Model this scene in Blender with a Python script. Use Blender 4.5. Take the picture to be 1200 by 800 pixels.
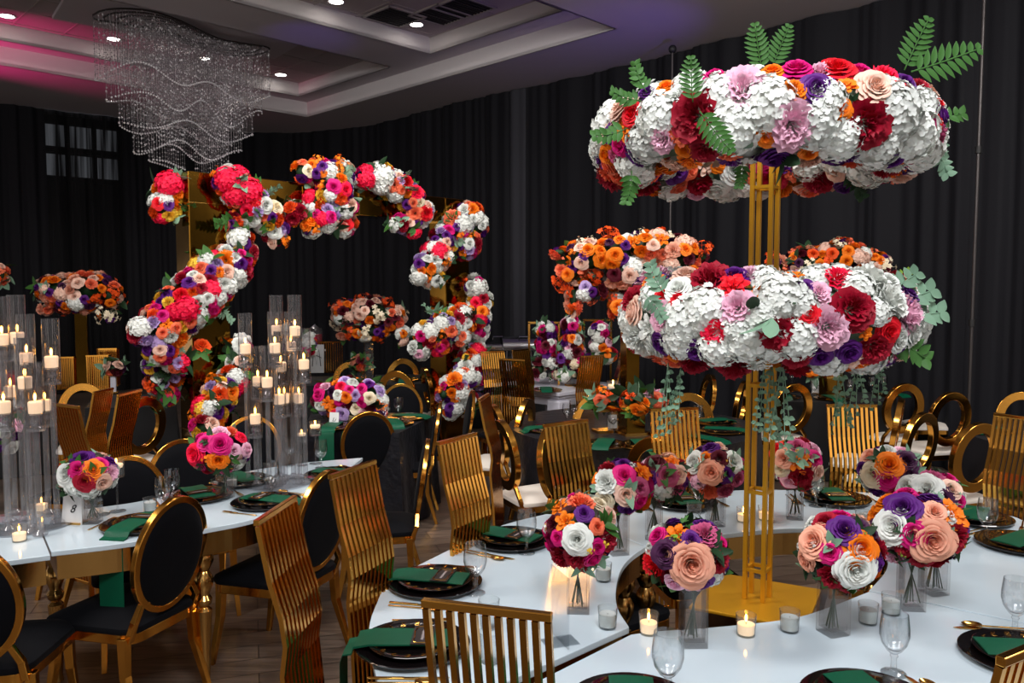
import bpy, math, random
from mathutils import Vector, Matrix, Euler
R = math.radians
scene = bpy.context.scene
col = scene.collection
for o in list(bpy.data.objects): bpy.data.objects.remove(o)

# ------------------------------------------------------------------ camera
FPX = 940.0; PITCH = math.atan(62/940); CZ = 1.8
cam_d = bpy.data.cameras.new('camera'); cam_d.sensor_width = 36; cam_d.lens = FPX/1200*36
cam = bpy.data.objects.new('camera', cam_d); col.objects.link(cam)
cam.location = (0, 0, CZ); cam.rotation_euler = (R(90)-PITCH, 0, 0)
cam_d.clip_end = 200
scene.camera = cam
# ------------------------------------------------------------------ view, world, lights
scene.view_settings.view_transform = 'Standard'
scene.view_settings.look = 'None'
scene.view_settings.gamma = 1
scene.view_settings.use_curve_mapping = False
scene.view_settings.exposure = 0.36
w = bpy.data.worlds.new('streaked_reflection_world'); scene.world = w; w.use_nodes = True  # invented noise surroundings, added to give the gold contrasty bright and dark reflections
bg = w.node_tree.nodes['Background']; bg.inputs[0].default_value = (1.0, .95, .93, 1); bg.inputs[1].default_value = 1.0
wn_ = w.node_tree; tc_ = wn_.nodes.new('ShaderNodeTexCoord'); mp_ = wn_.nodes.new('ShaderNodeMapping'); mp_.inputs['Scale'].default_value = (5, 5, 1.6)
nz_ = wn_.nodes.new('ShaderNodeTexNoise'); nz_.inputs['Scale'].default_value = 1.3; nz_.inputs['Detail'].default_value = 1.5
cr_ = wn_.nodes.new('ShaderNodeValToRGB'); cr_.color_ramp.elements[0].position = .47; cr_.color_ramp.elements[0].color = (.05, .047, .045, 1); cr_.color_ramp.elements[1].position = .62; cr_.color_ramp.elements[1].color = (1.15, 1.05, .98, 1)
wn_.links.new(tc_.outputs['Generated'], mp_.inputs[0]); wn_.links.new(mp_.outputs[0], nz_.inputs['Vector']); wn_.links.new(nz_.outputs['Fac'], cr_.inputs[0]); wn_.links.new(cr_.outputs[0], bg.inputs[0])

def lamp(name, kind, loc, target, power, color=(1, 1, 1), **kw):
    l = bpy.data.lights.new(name, kind); l.energy = power; l.color = color
    for k, v in kw.items(): setattr(l, k, v)
    o = bpy.data.objects.new(name, l); col.objects.link(o); o.location = loc
    o.rotation_euler = (Vector(target)-Vector(loc)).to_track_quat('-Z', 'Y').to_euler()
    return o
lamp('added_soft_light', 'AREA', (.3, .2, 4.3), (.9, 3.2, 1.0), 105, (.97, .98, 1), shape='RECTANGLE', size=1.8, size_y=1.2)  # unseen soft key added near the camera, for flash-like falloff
lamp('added_soft_light', 'AREA', (-3.2, 2.2, 4.4), (-2.0, 5.5, .8), 115, (1, .95, .9), shape='RECTANGLE', size=1.6, size_y=1.2)  # added fill for the left side, no fixture there
lamp('added_soft_light', 'AREA', (3.8, 3.6, 4.5), (2.6, 6.6, .5), 120, (1, .95, .9), shape='RECTANGLE', size=1.6, size_y=1.2)  # added fill for the right-hand chairs and tables
lamp('added_soft_light', 'AREA', (-.6, 5.6, 4.6), (-.6, 7.6, .3), 90, (1, .95, .9), shape='RECTANGLE', size=1.6, size_y=1.2)  # added fill towards the middle back of the hall
lamp('wall_uplight', 'SPOT', (-8.1, 9.3, 3.9), (-6.7, 11.0, 5.1), 260, (1, .02, .25), spot_size=R(48), spot_blend=.9)
lamp('wall_uplight', 'SPOT', (2.4, 8.0, 2.8), (.9, 9.6, 4.9), 40, (.25, .1, 1), spot_size=R(60), spot_blend=1)
lamp('wall_uplight', 'SPOT', (-2.4, 9.5, 3.2), (-2.6, 10.6, 5.1), 12, (.25, .1, 1), spot_size=R(40), spot_blend=1)

# ------------------------------------------------------------------ pixel -> place
def ray(px, py):
    u = (px-600)/FPX; v = (400-py)/FPX
    return Vector((u, math.cos(PITCH)+v*math.sin(PITCH), -math.sin(PITCH)+v*math.cos(PITCH)))
def at_z(px, py, z):
    d = ray(px, py); t = (z-CZ)/d.z
    return Vector((t*d.x, t*d.y, z))
def at_y(px, py, Y):
    d = ray(px, py); t = Y/d.y
    return Vector((t*d.x, Y, CZ+t*d.z))
TT = .75      # table top height

# ------------------------------------------------------------------ materials
def lin(c):
    return tuple(((x/255)/12.92 if x/255 <= .04045 else ((x/255+.055)/1.055)**2.4) for x in c)
_M = {}
def mat(name, rgb, rough=.5, metal=0.0, spec=.5, noise=0, nscale=20, bump=0, bscale=60, sheen=0, coat=0, vary=0, sss=0, trans=0, emit=0):
    if name in _M: return _M[name]
    m = bpy.data.materials.new(name); m.use_nodes = True; nt = m.node_tree
    b = nt.nodes['Principled BSDF']
    c = lin(rgb)
    b.inputs['Base Color'].default_value = (*c, 1); b.inputs['Roughness'].default_value = rough
    b.inputs['Metallic'].default_value = metal; b.inputs['Specular IOR Level'].default_value = spec
    if sheen: b.inputs['Sheen Weight'].default_value = sheen; b.inputs['Sheen Roughness'].default_value = .4
    if coat: b.inputs['Coat Weight'].default_value = coat; b.inputs['Coat Roughness'].default_value = .05
    if trans: b.inputs['Transmission Weight'].default_value = trans
    if emit:
        b.inputs['Emission Color'].default_value = (*c, 1); b.inputs['Emission Strength'].default_value = emit
    tc = nt.nodes.new('ShaderNodeTexCoord')
    if noise:
        n = nt.nodes.new('ShaderNodeTexNoise'); n.inputs['Scale'].default_value = nscale; n.inputs['Detail'].default_value = 4
        nt.links.new(tc.outputs['Object'], n.inputs['Vector'])
        hs = nt.nodes.new('ShaderNodeMixRGB'); hs.blend_type = 'MIX'
        hs.inputs[1].default_value = (*[x*(1-noise) for x in c], 1); hs.inputs[2].default_value = (*[min(1, x*(1+noise)) for x in c], 1)
        nt.links.new(n.outputs['Fac'], hs.inputs[0]); nt.links.new(hs.outputs[0], b.inputs['Base Color'])
    elif vary:
        oi = nt.nodes.new('ShaderNodeObjectInfo'); hs = nt.nodes.new('ShaderNodeMixRGB')
        hs.inputs[1].default_value = (*[x*(1-vary) for x in c], 1); hs.inputs[2].default_value = (*[min(1, x*(1+vary*.6)+.01) for x in c], 1)
        nt.links.new(oi.outputs['Random'], hs.inputs[0]); nt.links.new(hs.outputs[0], b.inputs['Base Color'])
    if bump:
        n2 = nt.nodes.new('ShaderNodeTexNoise'); n2.inputs['Scale'].default_value = bscale
        nt.links.new(tc.outputs['Object'], n2.inputs['Vector'])
        bp = nt.nodes.new('ShaderNodeBump'); bp.inputs['Strength'].default_value = bump; bp.inputs['Distance'].default_value = .01
        nt.links.new(n2.outputs['Fac'], bp.inputs['Height']); nt.links.new(bp.outputs[0], b.inputs['Normal'])
    _M[name] = m
    return m
def glass(name, tint=(1, 1, 1), rough=0.0, ior=1.45, body=0.0, edge=.45):
    """thin clear glass: clear body plus a fresnel gloss"""
    if name in _M: return _M[name]
    m = bpy.data.materials.new(name); m.use_nodes = True; nt = m.node_tree
    nt.nodes.clear()
    out = nt.nodes.new('ShaderNodeOutputMaterial'); mx = nt.nodes.new('ShaderNodeMixShader')
    tr = nt.nodes.new('ShaderNodeBsdfTransparent'); tr.inputs[0].default_value = (*tint, 1)
    gl = nt.nodes.new('ShaderNodeBsdfGlossy'); gl.inputs['Roughness'].default_value = rough
    lw = nt.nodes.new('ShaderNodeLayerWeight'); lw.inputs['Blend'].default_value = .5
    pw = nt.nodes.new('ShaderNodeMath'); pw.operation = 'POWER'; pw.inputs[1].default_value = 4.0; nt.links.new(lw.outputs['Facing'], pw.inputs[0])
    fr = nt.nodes.new('ShaderNodeMath'); fr.operation = 'MULTIPLY_ADD'; fr.inputs[1].default_value = .75; f0 = ((ior-1)/(ior+1))**2; fr.inputs[2].default_value = f0
    nt.links.new(pw.outputs[0], fr.inputs[0])
    ec = nt.nodes.new('ShaderNodeMixRGB'); ec.inputs[1].default_value = (*tint, 1); ec.inputs[2].default_value = (*[t*edge for t in tint], 1)
    nt.links.new(pw.outputs[0], ec.inputs[0]); nt.links.new(ec.outputs[0], tr.inputs[0])
    nt.links.new(fr.outputs[0], mx.inputs[0]); nt.links.new(tr.outputs[0], mx.inputs[1]); nt.links.new(gl.outputs[0], mx.inputs[2])
    last = mx.outputs[0]
    if body:
        m2 = nt.nodes.new('ShaderNodeMixShader'); m2.inputs[0].default_value = body
        df = nt.nodes.new('ShaderNodeBsdfDiffuse'); df.inputs[0].default_value = (.8, .8, .82, 1)
        nt.links.new(last, m2.inputs[1]); nt.links.new(df.outputs[0], m2.inputs[2]); last = m2.outputs[0]
    nt.links.new(last, out.inputs[0])
    _M[name] = m
    return m
GOLD = mat('polished_gold', (222, 160, 70), .15, 1.0, bump=.05, bscale=9)
GOLDM = mat('mirror_gold', (150, 108, 38), .09, 1.0, noise=.4, nscale=5, bump=.06, bscale=3)
GOLDS = mat('satin_gold_paint', (206, 150, 30), .38, .55)
GOLDT = mat('table_gold', (200, 158, 92), .2, 1.0)
VELVET = mat('black_velvet', (6, 7, 12), .8, spec=.12, sheen=.02, bump=.1, bscale=25)
CREAM = mat('cream_leather', (225, 218, 208), .45)
WHITE_TOP = mat('white_gloss_top', (200, 216, 226), .12, coat=.4)
BLACKPL = mat('black_glazed_china', (16, 12, 13), .08, coat=.6)
GREEN = mat('emerald_satin', (0, 76, 52), .5, spec=.25, sheen=0, noise=.12, nscale=30)
BLACKCLOTH = mat('black_tablecloth', (12, 12, 15), .6, spec=.3, sheen=.05)
CRUSH = mat('crushed_velvet', (15, 16, 23), .42, spec=.35, sheen=.03, noise=.85, nscale=14, bump=.7, bscale=20)
GLS = glass('clear_glass', (.95, .96, .96), body=.02)
GLT = glass('thin_cylinder_glass', (.94, .93, .94), body=.008)
CRY = glass('crystal', (.86, .86, .88), ior=1.9, body=.06, edge=.6)
ACR = glass('acrylic', (.95, .96, .97), ior=1.35)
RGL = mat('goblet_glass', (255, 255, 255), 0.0, trans=1.0); RGL.node_tree.nodes['Principled BSDF'].inputs['IOR'].default_value = 1.3
FROST = mat('frosted_wax_glass', (205, 210, 208), .3)
WAX = mat('candle_wax', (250, 236, 214), .5, emit=.0)
WAXG = mat('glowing_wax', (255, 222, 182), .5, emit=.42)
FLAME = mat('candle_flame', (255, 176, 70), .5, emit=22)
CARD = mat('white_card', (225, 226, 226), .6)
INK = mat('black_ink', (14, 14, 16), .6)
DARKCARD = mat('dark_menu_card', (26, 17, 18), .4)
PALEINK = mat('pale_ink', (190, 178, 178), .5)
CUT = mat('gold_cutlery', (214, 164, 84), .16, 1.0)
STEM = mat('green_stem', (40, 62, 38), .6)
METAL = mat('chrome', (200, 200, 205), .15, 1.0)
GREYPAINT = mat('grey_frame', (70, 66, 66), .4, .6)

# ------------------------------------------------------------------ mesh builder
class MB:
    def __init__(s): s.v = []; s.f = []; s.M = Matrix.Identity(4); s.mi = []; s.cur = 0
    def add(s, vs, fs):
        n = len(s.v); s.v += [tuple(s.M @ Vector(v)) for v in vs]; s.f += [tuple(i+n for i in f) for f in fs]; s.mi += [s.cur]*len(fs)
    def box(s, c, d, rot=0):
        x, y, z = [k/2 for k in d]; cr, sr = math.cos(rot), math.sin(rot)
        vs = [(c[0]+a*x*cr-b*y*sr, c[1]+a*x*sr+b*y*cr, c[2]+e*z) for a in (-1, 1) for b in (-1, 1) for e in (-1, 1)]
        s.add(vs, [(0, 1, 3, 2), (4, 6, 7, 5), (0, 4, 5, 1), (2, 3, 7, 6), (0, 2, 6, 4), (1, 5, 7, 3)])
    def tube(s, pts, r, n=8, closed=False, sx=1, ref=None):
        pts = [Vector(p) for p in pts]; k = len(pts); rr = r if isinstance(r, (list, tuple)) else [r]*k
        vs = []; prev = None
        for i, p in enumerate(pts):
            if closed: t = pts[(i+1) % k]-pts[i-1]
            else: t = pts[min(i+1, k-1)]-pts[max(i-1, 0)]
            t.normalize()
            if ref is not None: a = Vector(ref); a = (a-t*a.dot(t))
            elif prev is None:
                a = Vector((0, 0, 1)) if abs(t.z) < .9 else Vector((1, 0, 0)); a = a-t*a.dot(t)
            else: a = prev-t*prev.dot(t)
            a.normalize(); prev = a; b = t.cross(a)
            for j in range(n):
                q = 2*math.pi*j/n+(math.pi/4 if n == 4 else 0)
                vs.append(p+a*math.cos(q)*rr[i]+b*math.sin(q)*rr[i]*sx)
        fs = []
        for i in range(k if closed else k-1):
            for j in range(n):
                a0 = i*n+j; a1 = i*n+(j+1) % n; b0 = ((i+1) % k)*n+j; b1 = ((i+1) % k)*n+(j+1) % n
                fs.append((a0, a1, b1, b0))
        if not closed: fs += [tuple(range(n))[::-1], tuple(range((k-1)*n, k*n))]
        s.add(vs, fs)
    def lathe(s, prof, n=24, c=(0, 0, 0), sx=1, sy=1):
        vs = []
        for r, z in prof:
            for j in range(n):
                q = 2*math.pi*j/n; vs.append((c[0]+r*sx*math.cos(q), c[1]+r*sy*math.sin(q), c[2]+z))
        fs = []; k = len(prof)
        for i in range(k-1):
            for j in range(n): fs.append((i*n+j, i*n+(j+1) % n, (i+1)*n+(j+1) % n, (i+1)*n+j))
        if prof[0][0] > 1e-6: fs.append(tuple(range(n))[::-1])
        if prof[-1][0] > 1e-6: fs.append(tuple(range((k-1)*n, k*n)))
        s.add(vs, fs)
    def shell(s, prof, n=24, c=(0, 0, 0)):
        """open revolved surface, no caps"""
        vs = []
        for r, z in prof:
            for j in range(n):
                q = 2*math.pi*j/n; vs.append((c[0]+r*math.cos(q), c[1]+r*math.sin(q), c[2]+z))
        fs = []
        for i in range(len(prof)-1):
            for j in range(n): fs.append((i*n+j, i*n+(j+1) % n, (i+1)*n+(j+1) % n, (i+1)*n+j))
        s.add(vs, fs)
    def prism(s, poly, z0, z1):
        n = len(poly); vs = [(p[0], p[1], z0) for p in poly]+[(p[0], p[1], z1) for p in poly]
        fs = [tuple(range(n))[::-1], tuple(range(n, 2*n))]+[(i, (i+1) % n, n+(i+1) % n, n+i) for i in range(n)]
        s.add(vs, fs)
    def grid(s, fn, nu, nv):
        vs = [fn(i/nu, j/nv) for i in range(nu+1) for j in range(nv+1)]
        fs = [(i*(nv+1)+j, (i+1)*(nv+1)+j, (i+1)*(nv+1)+j+1, i*(nv+1)+j+1) for i in range(nu) for j in range(nv)]
        s.add(vs, fs)
    def ball(s, c, r, n=8, m=5):
        prof = [(max(1e-7, r[0]*math.sin(math.pi*i/m)), -r[2]*math.cos(math.pi*i/m)) for i in range(m+1)]
        s.lathe(prof, n, c, 1, r[1]/r[0])
    def mesh(s, name, mats, smooth=True):
        me = bpy.data.meshes.new(name); me.from_pydata(s.v, [], s.f)
        for m in (mats if isinstance(mats, (list, tuple)) else [mats]): me.materials.append(m)
        for p, i in zip(me.polygons, s.mi): p.use_smooth = smooth; p.material_index = i
        me.update(); return me
    def build(s, name, mats, parent=None, smooth=True, bevel=0, auto=True):
        me = s.mesh(name, mats, smooth); o = bpy.data.objects.new(name, me); col.objects.link(o)
        if smooth and auto:
            try: me.set_sharp_from_angle(angle=R(38))
            except Exception: pass
        if bevel:
            b = o.modifiers.new('bevel', 'BEVEL'); b.width = bevel; b.segments = 2; b.limit_method = 'ANGLE'
        if parent is not None: o.parent = parent
        return o
def empty(name, loc=(0, 0, 0), rz=0, label=None, cat=None, group=None):
    o = bpy.data.objects.new(name, None); col.objects.link(o); o.location = loc; o.rotation_euler = (0, 0, rz); o.empty_display_size = .1
    return tag(o, label, cat, group)
def tag(o, label=None, cat=None, group=None, kind=None):
    if label: o['label'] = label
    if cat: o['category'] = cat
    if group: o['group'] = group
    if kind: o['kind'] = kind
    return o
def kids(o): return [c for c in KID.get(o.name, [])]
def copy_tree(root):
    """copies a thing, its parts and sub-parts"""
    def rec(o, parent):
        c = o.copy(); col.objects.link(c)
        if parent is not None: c.parent = parent
        for ch in CH[o.name]: rec(ch, c)
        return c
    names = {}
    return rec(root, None)
CH = {}
def learn(root):
    """remember the family tree of a freshly built thing"""
    allo = [o for o in bpy.data.objects]
    def rec(o):
        CH[o.name] = [k for k in allo if k.parent is o]
        for k in CH[o.name]: rec(k)
    rec(root); return root
class Kind:
    """a kind of thing: built once, then copied"""
    def __init__(s, fn): s.fn = fn; s.root = None; s.used = False
    def put(s, loc, rz, label, cat, group=None, scale=1.0):
        if s.root is None: s.root = learn(s.fn()); o = s.root
        else: o = copy_tree(s.root)
        o.location = loc; o.rotation_euler = (0, 0, rz); o.scale = (scale,)*3
        for k in ('label', 'group'):
            if k in o: del o[k]
        return tag(o, label, cat, group)

# ------------------------------------------------------------------ the setting
def struct(o): o['kind'] = 'structure'; return o
mf = bpy.data.materials.new('wood_plank_floor'); mf.use_nodes = True
nt = mf.node_tree; b = nt.nodes['Principled BSDF']; tc = nt.nodes.new('ShaderNodeTexCoord')
mp = nt.nodes.new('ShaderNodeMapping'); mp.inputs['Rotation'].default_value = (0, 0, R(-18)); nt.links.new(tc.outputs['Object'], mp.inputs[0])
br = nt.nodes.new('ShaderNodeTexBrick'); br.inputs['Scale'].default_value = 1; br.inputs['Brick Width'].default_value = 1.2; br.inputs['Row Height'].default_value = .16
br.inputs['Mortar Size'].default_value = .003; br.inputs['Color1'].default_value = (*lin((108, 92, 80)), 1); br.inputs['Color2'].default_value = (*lin((72, 61, 54)), 1)
br.inputs['Mortar'].default_value = (*lin((28, 22, 20)), 1); nt.links.new(mp.outputs[0], br.inputs[0])
mp2 = nt.nodes.new('ShaderNodeMapping'); mp2.inputs['Rotation'].default_value = (0, 0, R(-18)); mp2.inputs['Scale'].default_value = (1.2, 22, 1); nt.links.new(tc.outputs['Object'], mp2.inputs[0])
nz = nt.nodes.new('ShaderNodeTexNoise'); nz.inputs['Scale'].default_value = 2.2; nz.inputs['Detail'].default_value = 8; nt.links.new(mp2.outputs[0], nz.inputs[0])
mr = nt.nodes.new('ShaderNodeMapRange'); mr.inputs[1].default_value = .3; mr.inputs[2].default_value = .7; mr.inputs[3].default_value = .45; mr.inputs[4].default_value = 1.4
nt.links.new(nz.outputs['Fac'], mr.inputs[0])
mx = nt.nodes.new('ShaderNodeMixRGB'); mx.blend_type = 'MULTIPLY'; mx.inputs[0].default_value = 1
nt.links.new(br.outputs[0], mx.inputs[1]); nt.links.new(mr.outputs[0], mx.inputs[2]); nt.links.new(mx.outputs[0], b.inputs['Base Color'])
b.inputs['Roughness'].default_value = .34
q = MB(); q.box((-1, 8, -.05), (30, 26, .1)); struct(q.build('floor', mf, smooth=False))

CEIL = mat('painted_ceiling', (196, 190, 196), .8)
RISE = mat('painted_ceiling_step', (215, 210, 212), .8)
TILE = mat('ceiling_tile', (180, 170, 172), .85, bump=.3, bscale=200)
GRID = mat('tile_grid', (170, 162, 160), .6)
K0 = Vector((-3.57, 14.2)); U = Vector((.7071, -.7071)); V = Vector((-.7071, -.7071))
def uv(u, v): p = K0+U*u+V*v; return (p.x, p.y)
Z1, Z2, Z3 = 4.78, 5.03, 5.25
def quad(mb, a, b, c, d): mb.add([a, b, c, d], [(0, 1, 2, 3)])
def ring_plane(mb, u0, u1, v0, v1, U0, U1, V0, V1, z):
    for (a, b, c, d) in ((U0, U1, V0, v0), (U0, U1, v1, V1), (U0, u0, v0, v1), (u1, U1, v0, v1)):
        mb.prism([uv(a, c), uv(b, c), uv(b, d), uv(a, d)], z, z+.04)
q = MB(); ring_plane(q, 0, 6.72, 0, 15, -9, 17, -7, 17, Z1); struct(q.build('ceiling', CEIL, smooth=False))
q = MB()
def risers(mb, u0, u1, v0, v1, z0, z1):
    e = .02
    mb.prism([uv(u0-e, v0-e), uv(u1+e, v0-e), uv(u1+e, v0), uv(u0-e, v0)], z0, z1)
    mb.prism([uv(u0-e, v1), uv(u1+e, v1), uv(u1+e, v1+e), uv(u0-e, v1+e)], z0, z1)
    mb.prism([uv(u0-e, v0), uv(u0, v0), uv(u0, v1), uv(u0-e, v1)], z0, z1)
    mb.prism([uv(u1, v0), uv(u1+e, v0), uv(u1+e, v1), uv(u1, v1)], z0, z1)
risers(q, 0, 6.72, 0, 15, Z1, Z2); risers(q, .3, 2.85, .33, 12, Z2, Z3); risers(q, 3.78, 6.2, .33, 12, Z2, Z3)
struct(q.build('trim_1', RISE, smooth=False))
q = MB()
for (a, b_, c, d) in ((0, 6.72, 0, .33), (0, 6.72, 12, 15), (0, .3, .33, 12), (2.85, 3.78, .33, 12), (6.2, 6.72, .33, 12)):
    q.prism([uv(a, c), uv(b_, c), uv(b_, d), uv(a, d)], Z2, Z2+.04)
struct(q.build('trim_2', CEIL, smooth=False))
q = MB()
for (a, b_) in ((.3, 2.85), (3.78, 6.2)): q.prism([uv(a, .33), uv(b_, .33), uv(b_, 12), uv(a, 12)], Z3, Z3+.04)
struct(q.build('trim_3', TILE, smooth=False))
q = MB()
for (a, b_) in ((.3, 2.85), (3.78, 6.2)):
    for k in range(0, 20):
        v = .33+.6*k; q.prism([uv(a, v), uv(b_, v), uv(b_, v+.02), uv(a, v+.02)], Z3-.006, Z3)
    for k in range(5):
        u = a+.1+.6*k
        if u < b_: q.prism([uv(u, .33), uv(u+.02, .33), uv(u+.02, 12), uv(u, 12)], Z3-.007, Z3)
struct(q.build('trim_4', GRID, smooth=False))

LAMPM = mat('lamp_lens', (255, 246, 235), .4, emit=14)
SLOT = mat('vent_dark', (26, 22, 24), .6)
def downlight():
    r = empty('recessed_downlight'); a = MB(); a.shell([(.085, 0), (.085, -.012), (.1, -.012), (.1, 0)], 24); a.build('trim_ring', METAL, r)
    c = MB(); c.lathe([(.001, -.006), (.08, -.006), (.08, 0), (.001, 0)], 24); c.build('lens', LAMPM, r); return r
DL = Kind(downlight)
for px, py, pos in ((8, 18, 'recessed ceiling downlight at the far left above the magenta glow'), (133, 45, 'recessed downlight seen through the left strands of the crystal chandelier'), (240, 68, 'recessed downlight behind the middle of the crystal chandelier'),
                    (329, 87, 'recessed ceiling downlight just right of the crystal chandelier'), (394, 1, 'recessed ceiling downlight at the very top, left of the vents'), (488, 28, 'recessed ceiling downlight beside the dark air vents')):
    p = at_z(px, py, Z3); DL.put(p, 0, pos, 'ceiling light', 'recessed downlights')
    lamp('downlight_beam', 'SPOT', p-Vector((0, 0, .05)), p-Vector((0, 0, 3)), 22, (1, .93, .85), spot_size=R(118), spot_blend=.6, shadow_soft_size=.06)
def vent():
    r = empty('air_vent'); a = MB()
    for s in (-1, 1): a.box((s*.28, 0, -.012), (.03, .59, .02)); a.box((0, s*.28, -.012), (.59, .03, .02))
    a.build('frame', GRID, r); c = MB(); c.box((0, 0, -.004), (.55, .55, .006)); c.build('backing', SLOT, r)
    for i in range(9):
        e = MB(); e.box((0, -.24+.06*i, -.012), (.54, .02, .008)); e.build('slat', SLOT, r)
    return r
VN = Kind(vent)
for px, py, lb in ((462, 19, 'square ceiling air vent left of the other two, beside the downlight'), (516, 17, 'dark ceiling air vent in the middle of the three'), (543, 8, 'dark ceiling air vent nearest the top edge of the photo')):
    VN.put(at_z(px, py, Z3), R(45), lb, 'air vent', 'ceiling air vents')

# drapes
def drape_mat(name, rgb, sheer=0):
    m = mat(name, rgb, .75, spec=.18, sheen=.02)
    if sheer:
        nt = m.node_tree; b = nt.nodes['Principled BSDF']; tc = nt.nodes.new('ShaderNodeTexCoord'); mp = nt.nodes.new('ShaderNodeMapping'); mp.inputs['Scale'].default_value = (9, 9, .25)
        nz = nt.nodes.new('ShaderNodeTexNoise'); nz.inputs['Scale'].default_value = 1.6; nz.inputs['Detail'].default_value = 3
        mr = nt.nodes.new('ShaderNodeMapRange'); mr.inputs[1].default_value = .35; mr.inputs[2].default_value = .65; mr.inputs[3].default_value = 1-sheer*1.8; mr.inputs[4].default_value = 1
        nt.links.new(tc.outputs['Object'], mp.inputs[0]); nt.links.new(mp.outputs[0], nz.inputs['Vector']); nt.links.new(nz.outputs['Fac'], mr.inputs[0]); nt.links.new(mr.outputs[0], b.inputs['Alpha'])
    return m
DRAPE = drape_mat('black_drape', (21, 21, 26)); DRAPES = drape_mat('sheer_black_drape', (13, 13, 16), .12); DRAPE_STREAK = drape_mat('light_streak_drape', (52, 52, 58))  # the grey panel carries a streak of light in its base colour
DTOP = Z1-.01
corner = [(-60, 108), (75, 129), (143, 138), (215, 147), (283, 154), (345, 155), (437, 146)]
wallpts = [at_z(x, y, Z1) for x, y in ((-260, 85), (-100, 107), (52, 127), (143, 138), (215, 147), (290, 155), (360, 154.5), (437, 146), (546, 117), (598, 106), (616, 102), (690, 87), (783, 63), (905, 31), (1029, 0), (1146, -31), (1260, -62), (1420, -104))]
dlab = ['black floor length drape beyond the far left frame edge', 'black drape at the left edge behind the small floral ball', 'sheer black drape with a pale window glowing through its top', 'black drape left of the chandelier bottom',
        'black drape directly behind the left pillar of the gold arch', 'black drape behind the left half of the arch opening', 'black drape in the middle of the arch opening', 'black drape behind the right end of the gold arch beam', 'black drape just right of the gold arch',
        'narrow vertical streak of light in grey colour among the drapes right of the arch', 'black drape behind the gold framed flowers', 'black drape left of the thin upright pole', 'black drape just right of the thin pole, behind the flower rings', 'black drape behind the right half of the flower rings',
        'black drape left of the tall pole at the right', 'black drape right of the tall pole, its hem lit grey', 'black drape at the far right frame edge']
rnd = random.Random(4)
for i in range(len(wallpts)-1):
    a, b_ = wallpts[i], wallpts[i+1]; L = (b_-a).length; d = (b_-a)/L; n = Vector((-d.y, d.x, 0))
    ph = [rnd.uniform(0, 6.28) for _ in range(5)]; fr = [rnd.uniform(.8, 1.3) for _ in range(5)]
    def fn(u, v, a=a, d=d, n=n, L=L, ph=ph, fr=fr):
        x = u*L; z = v
        am = .035+.03*(1-z)
        off = am*(math.sin(x*17*fr[0]+ph[0]+.9*math.sin(z*2+ph[3])+1.5*math.sin(x*3.1+ph[4]))*.6+math.sin(x*41*fr[1]+ph[1]+z)*.22*(1+math.sin(x*5+ph[2]))+math.sin(x*5*fr[2]+ph[2]+z*1.2)*.9)
        edge = min(1, u*12, (1-u)*12)
        p = a+d*x+n*(off*edge*.9)
        return (p.x, p.y, .005+z*(DTOP-.005))
    q = MB(); q.grid(fn, max(6, int(L/.028)), 6)
    m = DRAPES if i == 2 else (DRAPE_STREAK if i == 9 else DRAPE)
    o = q.build('drape', m, auto=False)
    if i == 0: pass
    tag(o, dlab[i], 'curtain', 'black drapes around the hall')
# wall behind drapes and the window glimpsed through the sheer drape
q = MB()
WALL = mat('dark_wall', (40, 38, 40), .8)
for i in range(len(wallpts)-1):
    a, b_ = wallpts[i], wallpts[i+1]; d = (b_-a).normalized(); n = Vector((-d.y, d.x, 0))
    if i == 0: a = a-d*1
    A, B = a+n*.45, b_+n*.45
    C2, D2 = b_+n*.55, a+n*.55
    q.prism([(A.x, A.y), (B.x, B.y), (C2.x, C2.y), (D2.x, D2.y)], 0, Z1)
struct(q.build('wall_back', WALL, smooth=False))
a, b_ = wallpts[2], wallpts[3]
WG = mat('window_glow', (200, 205, 215), .5, emit=.28)
d = (b_-a).normalized(); n = Vector((-d.y, d.x, 0)); mid = (a+b_)/2+n*.38
yaw = math.atan2(d.y, d.x)
wn = empty('window_1', (mid.x, mid.y, 0), yaw); wn['kind'] = 'structure'
q = MB()
for ix in range(3):
    for iz in range(2): q.box((-.42+.42*ix, 0, 4.42-.5*iz), (.33, .02, .36))
q.build('pane', WG, wn, smooth=False)
q = MB()
for x in (-.63, -.21, .21, .63): q.box((x, -.02, 4.17), (.06, .05, 1.1))
for z in (4.65, 4.17, 3.68): q.box((0, -.02, z), (1.3, .05, .06))
q.build('window_frame', WALL, wn, smooth=False)
def pole(px, topy, boty, Y, lb, hh):
    p = at_y(px, 300, Y); r = empty('drape_pole', (p.x, p.y, 0), 0, lb, 'pole', 'aluminium drape poles')
    a = MB(); a.tube([(0, 0, 0), (0, 0, hh)],   .014, 10); a.build('upright', GREYPAINT, r)
    a = MB(); a.lathe([(.001, 0), (.22, 0), (.22, .012), (.03, .02), (.03, .08), (.001, .08)], 20); a.build('foot_plate', GREYPAINT, r)
    a = MB()
    for z in (1.5, 3.0): a.lathe([(.02, z-.03), (.027, z-.03), (.027, z+.03), (.02, z+.03)], 12)
    a.build('collar', INK, r)
    a = MB(); a.ball((0, 0, hh+.04), (.05, .05, .05), 10, 6); a.build('knob', INK, r)
pole(785, 0, 0, 9.75, 'thin upright pole between the drapes, left of the flower rings', 4.6)
pole(1142, 0, 0, 7.05, 'tall upright pole with dark joints in front of the drapes at the right', 4.6)
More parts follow.
